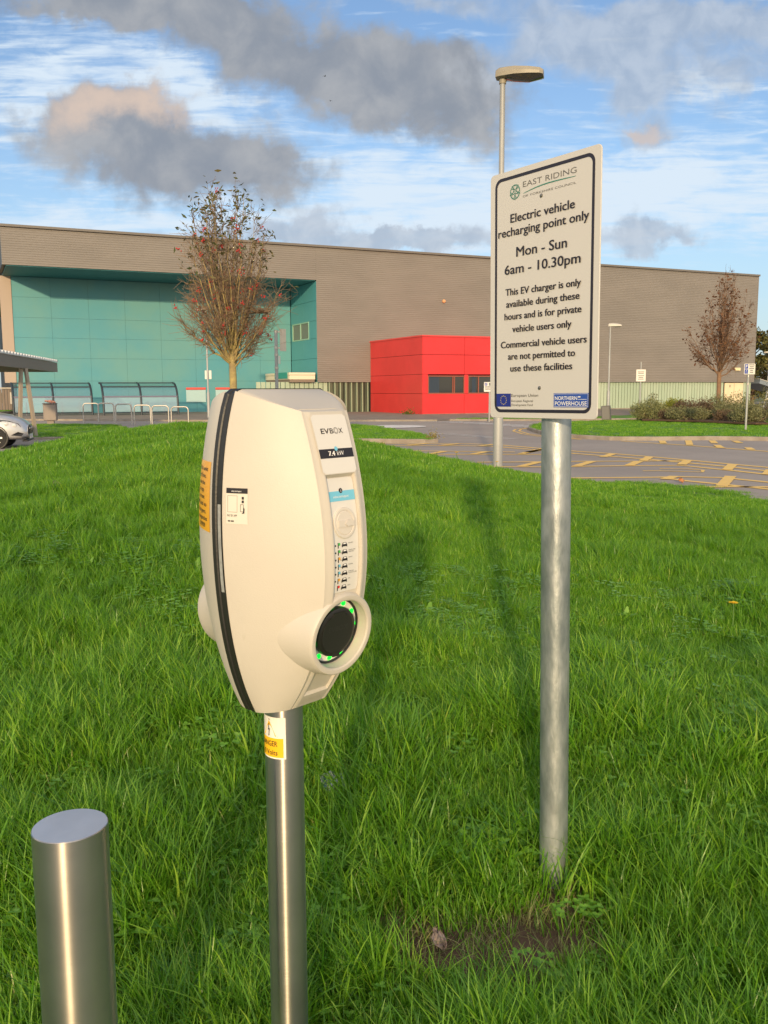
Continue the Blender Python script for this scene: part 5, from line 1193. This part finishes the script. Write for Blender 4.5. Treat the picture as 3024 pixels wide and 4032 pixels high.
# self-sown weeds at the building foot
def weed(label, x, y, z, s, seed, c1=(.06, .12, .02), c2=(.12, .20, .04)):
    rng = np.random.default_rng(seed); P = rng.normal(size=(160, 3)) * (s, s * .6, s * .8); P[:, 2] = np.abs(P[:, 2]); o = leaves_mesh('weed', P, s * .55, leafmat('weed%d' % seed, c1, c2), None, rng, .5, up=.6); o.location = (x, y, z); tag(o, label, 'weed')
weed('small green weed at the foot of the red block', 1.55, 57.5, -.02, .20, 71)
weed('pale tuft of dry weeds at the tip of the left grass island', 1.45, 26.7, .12, .11, 72, (.25, .20, .08), (.36, .32, .14))
sap = Tubes(); rng = np.random.default_rng(80); P = []
for k in range(5):
    x = k * .12 - .25; sap.add([(x, 0, -.2), (x + .05, 0, .7), (x + rng.uniform(-.1, .1), 0, 1.35)], [.02, .014, .008], 4)
    for j in range(10): P.append((x + rng.normal() * .16, rng.normal() * .1, .35 + j * .11))
o = thing('sapling', 'thin self-sown sapling against the pale green glazed wall', 'sapling', (22.0, 74.2, -.2)); sap.build('stems', twig1, o); leaves_mesh('leaves', P, .2, leafmat('sapl', (.09, .11, .04), (.13, .13, .05)), o, rng, .5)

# ------------------------------------------------------------------ two birds
for k, (loc, lab) in enumerate((((-3.61, 60, 21.12), 'upper of the two tiny dark birds in the grey cloud'), ((-3.82, 70, 22.66), 'lower of the two tiny dark birds in the grey cloud'))):
    m_ = MB(); m_.lathe([(0, -.16), (.05, -.08), (.06, .02), (.03, .12), (.0, .2)], (0, 0, 0), 8, Matrix.Rotation(PI / 2, 3, 'Y'))
    for s_ in (-1, 1): m_.add([(.06, 0, .02), (-.06, 0, .02), (-.10, s_ * .22, .11), (.0, s_ * .24, .12), (-.12, s_ * .42, .02)], [(0, 1, 2, 3), (3, 2, 4)])
    o = m_.build('bird', mat('bird_dark', (.02, .02, .022), .7), loc=loc); o.scale = (.42,) * 3; o.rotation_euler = (0, 0, R(40 + 90 * k)); tag(o, lab, 'bird', 'birds in flight')

# ------------------------------------------------------------------ litter, fallen leaf, dandelions
def lz(x, y): return float(lawn_z(x, y))
def crumple(name, label, cat, x, y, z, w_, h_, m_, seed, amp, rz, tilt=0.0):
    rng = np.random.default_rng(seed); mb = MB(); N_ = 9; hh = rng.normal(size=(N_, N_)) * amp
    mb.grid(lambda a, b: ((a / (N_ - 1) - .5) * w_ * (max(.12, math.sin(PI * b / (N_ - 1))) ** .8 if cat == 'leaf' else 1) + rng.normal() * amp * .4, (b / (N_ - 1) - .5) * h_ + rng.normal() * amp * .4, hh[int(b)][int(a)] + amp), range(N_), range(N_))
    o = mb.build(name, m_, smooth=25, loc=(x, y, z)); sd = o.modifiers.new('s', 'SOLIDIFY'); sd.thickness = .0006; o.rotation_euler = (tilt, 0, rz); tag(o, label, cat); return o
foil = mat('blue_wrapper', (.02, .10, .22), .25, metal=.3, var=(.55, .60, .60), vscale=28)
crumple('crisp_packet', 'crumpled blue and silver crisp packet half buried in the grass', 'litter', -.165, 2.72, lz(-.165, 2.72) + .055, .085, .075, foil, 3, .008, .3, .5)
dl_m = mat('withered_leaf', (.36, .28, .24), .7, var=(.26, .19, .16), vscale=30)
o = crumple('fallen_leaf', 'withered pale brown leaf lying on the bare soil patch', 'leaf', .13, 2.05, lz(.13, 2.05) + .03, .035, .06, dl_m, 4, .004, .4, .5)
crumple('fallen_leaf', 'small brown leaf lying on the grass at the left edge of the mound', 'leaf', -2.62, 7.2, lz(-2.62, 7.2) + .06, .07, .08, dl_m, 6, .006, 1.0, .7)
crumple('fallen_leaf', 'orange brown leaf at the lawn edge beside the yellow road lines', 'leaf', 4.93, 14.9, lz(4.93, 14.9) + .07, .12, .10, mat('orange_leaf', (.45, .20, .08), .7), 8, .01, .3, .6)
for k, (x, y, s_, lab) in enumerate(((1.86, 4.70, 1.0, 'yellow dandelion right of the big notice post, nearest of the dandelions'), (1.0, 12.4, 1.2, 'yellow dandelion left of the lamp post foot on the lawn edge'), (1.62, 12.9, 1.0, 'small yellow dandelion between the lamp post and the big notice post'), (2.3, 11.6, 1.0, 'small yellow dandelion just right of the big notice post'))):
    z = lz(x, y); o = thing('dandelion', lab, 'flower', (x, y, z), k, 'dandelions on the lawn')
    m_ = MB(); m_.tube([(0, 0, 0), (.005, .004, .09), (.0, .0, .16 * s_)], .003, 5); m_.build('stem', mat('dand_stem', (.10, .20, .04), .6), o)
    m_ = MB(); rnd = random.Random(k)
    for j in range(46):
        a = j * 2.4; r_ = .026 * s_ * math.sqrt((j + 1) / 46); m_.add([(r_ * .2 * math.cos(a), r_ * .2 * math.sin(a), .16 * s_), (r_ * math.cos(a - .15), r_ * math.sin(a - .15), .172 * s_ - r_ * .3), (r_ * 1.05 * math.cos(a), r_ * 1.05 * math.sin(a), .174 * s_ - r_ * .3), (r_ * math.cos(a + .15), r_ * math.sin(a + .15), .172 * s_ - r_ * .3)], [(0, 1, 2, 3)])
    m_.build('flower_head', mat('dandelion_yellow', (.80, .52, .01), .6), o)

# ------------------------------------------------------------------ lawn grass: real blades, scattered over the height field
def grassmat(name, cols, trans=.45, rough=.34):
    m = bpy.data.materials.new(name); m.use_nodes = True; t = m.node_tree; b = t.nodes['Principled BSDF']; out = t.nodes['Material Output']
    at = nd(t, 'ShaderNodeAttribute', attribute_name='tint'); oi = nd(t, 'ShaderNodeObjectInfo')
    cr = nd(t, 'ShaderNodeValToRGB'); e = cr.color_ramp.elements; e[0].position = 0; e[0].color = (*cols[0][1], 1); e[1].position = 1; e[1].color = (*cols[-1][1], 1)
    for p_, c in cols[1:-1]: q = e.new(p_); q.color = (*c, 1)
    f = mth(t, 'ADD', mth(t, 'MULTIPLY', at.outputs['Fac'], .8), mth(t, 'MULTIPLY', oi.outputs['Random'], .2)); lk(t, f, cr.inputs[0])
    geo = nd(t, 'ShaderNodeNewGeometry'); nz = noise_n(t, geo.outputs['Position'], .55, 3, .55)
    c = mixc(t, ramp01(t, nz, .35, .65), cr.outputs[0], mixc(t, .5, cr.outputs[0], (.125, .310, .020)))
    lk(t, c, b.inputs['Base Color']); b.inputs['Roughness'].default_value = rough; b.inputs['Specular IOR Level'].default_value = .55
    tr = nd(t, 'ShaderNodeBsdfTranslucent'); lk(t, mixc(t, 1.0, c, (1.25, 1.2, .6), 'MULTIPLY'), tr.inputs[0]); mx = nd(t, 'ShaderNodeMixShader'); mx.inputs[0].default_value = trans
    lk(t, b.outputs[0], mx.inputs[1]); lk(t, tr.outputs[0], mx.inputs[2]); lk(t, mx.outputs[0], out.inputs[0]); return m
grass_m = grassmat('grass_blades', [(0, (.032, .105, .008)), (.3, (.090, .265, .016)), (.6, (.245, .490, .036)), (.85, (.46, .66, .085)), (1, (.64, .54, .24))])
straw_m = grassmat('dry_grass', [(0, (.26, .18, .10)), (.5, (.38, .28, .16)), (1, (.48, .38, .24))], .2)
weed_m = grassmat('broad_leaves', [(0, (.12, .31, .03)), (.5, (.20, .43, .045)), (1, (.32, .54, .09))], .3)
def tuft(name, n, rad, hmin, hmax, wid, bend, segs, seed, m, lean=(0, 0)):
    rng = np.random.default_rng(seed); a = rng.uniform(0, 2 * PI, n); r_ = rad * np.sqrt(rng.random(n)); base = np.c_[r_ * np.cos(a), r_ * np.sin(a), np.full(n, -.015)]
    az = rng.uniform(0, 2 * PI, n); H = rng.uniform(hmin, hmax, n); bd = rng.uniform(.2, 1, n) * bend; dv = np.c_[np.cos(az) + lean[0], np.sin(az) + lean[1], np.zeros(n)]
    tw = az + PI / 2 + rng.uniform(-.8, .8, n); sd = np.c_[np.cos(tw), np.sin(tw), np.zeros(n)]; w_ = wid * rng.uniform(.6, 1.3, n); V = []
    for k in range(segs + 1):
        q = k / segs; c = base + dv * (bd * H * q ** 1.8)[:, None] + np.c_[np.zeros(n), np.zeros(n), H * (q - .28 * bd * q ** 2.4)]
        ww = (w_ * (1 - q ** 2.2) * .5 + .0002)[:, None]; V += [c - sd * ww, c + sd * ww]
    V = np.stack(V, 1); m2 = 2 * (segs + 1); b_ = np.arange(n)[:, None, None] * m2; k = np.arange(segs)[None, :, None] * 2
    Fq = (b_ + k + np.array([0, 1, 3, 2])[None, None]).reshape(-1, 4); tint = np.repeat(np.clip(rng.beta(2, 2.2, n) + (rng.random(n) < .03) * .6, 0, 1), m2)
    return npmesh(name, V.reshape(-1, 3), Fq, m, smooth=True, attr={'tint': tint}, link=False)
def leaf_tuft(name, kind, seed):
    rng = np.random.default_rng(seed); V, Fs, tn = [], [], []
    def leaf(base, tip, wid, n=5, lobed=False):
        base, tip = np.array(base, float), np.array(tip, float); d = tip - base; s = np.cross(d, (0, 0, 1.)); s /= np.linalg.norm(s) + 1e-9; o_ = len(V); t_ = rng.random()
        for k in range(n + 1):
            q = k / n; c = base + d * q + np.array([0, 0, .35 * np.linalg.norm(d) * q * (1 - q)]); w_ = wid * math.sin(PI * min(.98, .06 + q * .92)) ** .8 * (1.25 if lobed and k % 2 else .9)
            for sg in (-1, 0, 1): V.append(c + s * sg * w_ + np.array([0, 0, .12 * wid * abs(sg)])); tn.append(t_)
        for k in range(n):
            for j in range(2): Fs.append((o_ + k * 3 + j, o_ + k * 3 + j + 1, o_ + k * 3 + j + 4, o_ + k * 3 + j + 3))
    if kind == 'rosette':
        for k in range(rng.integers(5, 9)): a = k * 2.4 + rng.uniform(-.3, .3); L = rng.uniform(.045, .085); leaf((0, 0, .01), (L * math.cos(a), L * math.sin(a), rng.uniform(.02, .09)), L * .17, 6, True)
    elif kind == 'clover':
        for k in range(14):
            a, r_ = rng.uniform(0, 2 * PI), .075 * math.sqrt(rng.random()); c = np.array([r_ * math.cos(a), r_ * math.sin(a), rng.uniform(.03, .075)]); a0 = rng.uniform(0, 6)
            for j in range(3): b_ = a0 + j * 2 * PI / 3; leaf(c, c + np.array([math.cos(b_), math.sin(b_), .15]) * .017, .0085, 3)
    else:
        for k in range(4): a = rng.uniform(0, 2 * PI); leaf((0, 0, .0), (.07 * math.cos(a), .07 * math.sin(a), rng.uniform(.07, .13)), .018, 6)
    return npmesh(name, np.array(V), np.array(Fs), weed_m, smooth=True, attr={'tint': tn}, link=False)
TC = bpy.data.collections.new('lawn_plants')
defs = [tuft('a_%02d' % k, 50, .065, .05, .115, .0042, .75, 4, 100 + k, grass_m, (.25, .1)) for k in range(5)] \
     + [tuft('b_%02d' % k, 40, .05, .085, .190, .0045, .95, 5, 120 + k, grass_m, (.3, -.1)) for k in range(4)] \
     + [tuft('c_%02d' % k, 90, .11, .035, .072, .0044, .6, 3, 140 + k, grass_m, (.2, .1)) for k in range(4)] \
     + [tuft('d_%02d' % k, 95, .19, .04, .085, .0085, .6, 2, 160 + k, grass_m) for k in range(3)] \
     + [leaf_tuft('e_%02d' % k, ('rosette', 'clover', 'clover', 'rosette')[k], 180 + k) for k in range(4)] \
     + [tuft('f_%02d' % k, 16, .07, .03, .10, .0022, 1.5, 4, 200 + k, straw_m) for k in range(2)]
for o in defs: TC.objects.link(o)
A0, B0, C0_, D0, E0, F0 = 0, 5, 9, 13, 16, 20
rng = np.random.default_rng(7); pts, idx, scl, rot = [], [], [], []
def scatter(n, y0, y1, choose, smin, smax, dens=None):
    y = np.sqrt(rng.uniform(y0 ** 2, y1 ** 2, n)); x = rng.uniform(-.72, .70, n) * y + rng.uniform(-.9, .9, n)
    z = lawn_z(x, y); ok = z > -.04
    edge = np.clip((z + .04) / .12, 0, 1); ok &= rng.random(n) < .25 + .75 * edge
    br = np.exp(-(((x - .26) / .30) ** 2 + ((y - 2.06) / .17) ** 2)); ok &= rng.random(n) > np.clip(br * 2.2 - .3, 0, .95)
    ok &= (np.hypot(x - .4640, y - 2.335) > .06) & ((np.hypot(x - .466, y - 2.25) > .10) | (rng.random(n) < .22)) & (np.hypot(x + .1905, y - 1.635) > .045) & (np.hypot(x + .5028, y - 1.36) > .07)
    if dens is not None: ok &= rng.random(n) < dens(x, y)
    x, y, z = x[ok], y[ok], z[ok]; m_ = len(x); hv = .72 + .62 * _vn(x, y, 2.3, 9) * (.6 + .8 * _vn(x, y, .7, 10))
    pts.append(np.c_[x, y, z]); idx.append(choose(m_, x, y)); scl.append(rng.uniform(smin, smax, m_) * hv * (.75 + .25 * np.clip((z + .04) / .15, 0, 1))); rot.append(np.c_[rng.normal(size=m_) * .10, rng.normal(size=m_) * .10, rng.uniform(0, 2 * PI, m_) * .55 + 1.4 * _vn(x, y, .9, 12)])
def ch_near(m_, x, y):
    tall = _vn(x, y, 3.1, 21) + rng.normal(size=m_) * .12 > .52; return np.where(tall, B0 + rng.integers(0, 4, m_), A0 + rng.integers(0, 5, m_))
scatter(7600, .9, 4.2, ch_near, .75, 1.15)
scatter(3800, .9, 4.2, lambda m_, x, y: C0_ + rng.integers(0, 4, m_), .7, 1.1)
scatter(3200, .9, 5.5, lambda m_, x, y: E0 + np.where(rng.random(m_) < .12, rng.choice([0, 3], m_), 1 + rng.integers(0, 2, m_)), .55, 1.0, lambda x, y: _vn(x, y, 2.0, 33) ** 1.5)
scatter(420, 1.7, 2.5, lambda m_, x, y: E0 + 1 + rng.integers(0, 2, m_), .6, 1.0, lambda x, y: np.exp(-(((x - .36) / .5) ** 2 + ((y - 2.25) / .35) ** 2)))
for q in range(1):
    n = 150; x = .30 + rng.normal(size=n) * .24; y = 2.12 + rng.normal(size=n) * .16; pts.append(np.c_[x, y, lawn_z(x, y)]); idx.append(F0 + rng.integers(0, 2, n)); scl.append(rng.uniform(.5, .9, n)); rot.append(np.c_[rng.normal(size=n) * .3, rng.normal(size=n) * .3, rng.uniform(0, 6.3, n)])
scatter(25000, 4.0, 9.5, lambda m_, x, y: np.where(rng.random(m_) < .6, C0_ + rng.integers(0, 4, m_), ch_near(m_, x, y)), .58, .88)
scatter(40000, 9.0, 27.0, lambda m_, x, y: np.where(rng.random(m_) < .65, D0 + rng.integers(0, 3, m_), C0_ + rng.integers(0, 4, m_)), .55, .85)
# islands and verges get their own short turf
from mathutils.geometry import tessellate_polygon
def inpoly(x, y, poly):
    c = np.zeros(len(x), bool); n = len(poly)
    for i in range(n):
        x0, y0 = poly[i]; x1, y1 = poly[(i + 1) % n]; s_ = ((y0 > y) != (y1 > y)) & (x < (x1 - x0) * (y - y0) / (y1 - y0 + 1e-12) + x0); c ^= s_
    return c
for poly, hgt, dn in ((RIGHT_ISLAND, .12, 9), (LEFT_WEDGE, .12, 14), (VERGE, .10, 5), (LEFTV, .08, 8), (FARL, .25, 4)):
    P_ = np.array(poly); x0, y0 = P_.min(0); x1, y1 = P_.max(0); x1 = min(x1, 24); n = int((x1 - x0) * (y1 - y0) * dn); x, y = rng.uniform(x0, x1, n), rng.uniform(y0, y1, n)
    ce = P_.mean(0); ok = inpoly(x + (x - ce[0]) * .02, y + (y - ce[1]) * .02, poly); x, y = x[ok], y[ok]; m_ = len(x)
    z = np.array([gz(a, b) for a, b in zip(x, y)]) + hgt
    pts.append(np.c_[x, y, z]); idx.append(D0 + rng.integers(0, 3, m_)); scl.append(rng.uniform(.75, 1.1, m_)); rot.append(np.c_[np.zeros((m_, 2)), rng.uniform(0, 6.3, m_)])
pts, idx, scl, rot = np.concatenate(pts), np.concatenate(idx), np.concatenate(scl), np.concatenate(rot)
gme = bpy.data.meshes.new('grass'); gme.vertices.add(len(pts)); gme.vertices.foreach_set('co', pts.astype(np.float32).ravel())
a = gme.attributes.new('idx', 'INT', 'POINT'); a.data.foreach_set('value', idx.astype(np.int32))
a = gme.attributes.new('scl', 'FLOAT', 'POINT'); a.data.foreach_set('value', scl.astype(np.float32))
a = gme.attributes.new('rot', 'FLOAT_VECTOR', 'POINT'); a.data.foreach_set('vector', rot.astype(np.float32).ravel())
go = bpy.data.objects.new('grass', gme); COL.objects.link(go)
tag(go, 'uneven green grass with clover and broad weeds over the mound and verges', 'grass', kind='stuff')
ng = bpy.data.node_groups.new('scatter_plants', 'GeometryNodeTree'); ng.interface.new_socket('Geometry', in_out='INPUT', socket_type='NodeSocketGeometry'); ng.interface.new_socket('Geometry', in_out='OUTPUT', socket_type='NodeSocketGeometry')
gi, goo = ng.nodes.new('NodeGroupInput'), ng.nodes.new('NodeGroupOutput'); ip = ng.nodes.new('GeometryNodeInstanceOnPoints'); ci = ng.nodes.new('GeometryNodeCollectionInfo')
ci.inputs['Collection'].default_value = TC; ci.inputs['Separate Children'].default_value = True; ci.inputs['Reset Children'].default_value = True
def na(nm, ty): n = ng.nodes.new('GeometryNodeInputNamedAttribute'); n.data_type = ty; n.inputs['Name'].default_value = nm; return next(s for s in n.outputs if s.enabled and s.name == 'Attribute')
mp_ = ng.nodes.new('GeometryNodeMeshToPoints'); ng.links.new(gi.outputs[0], mp_.inputs[0]); ng.links.new(mp_.outputs[0], ip.inputs['Points']); ng.links.new(ci.outputs[0], ip.inputs['Instance'])
ip.inputs['Pick Instance'].default_value = True; ng.links.new(na('idx', 'INT'), ip.inputs['Instance Index'])
er = ng.nodes.new('FunctionNodeEulerToRotation'); ng.links.new(na('rot', 'FLOAT_VECTOR'), er.inputs[0]); ng.links.new(er.outputs[0], ip.inputs['Rotation'])
ng.links.new(na('scl', 'FLOAT'), ip.inputs['Scale']); ng.links.new(ip.outputs[0], goo.inputs[0])
gm_ = go.modifiers.new('scatter', 'NODES'); gm_.node_group = ng
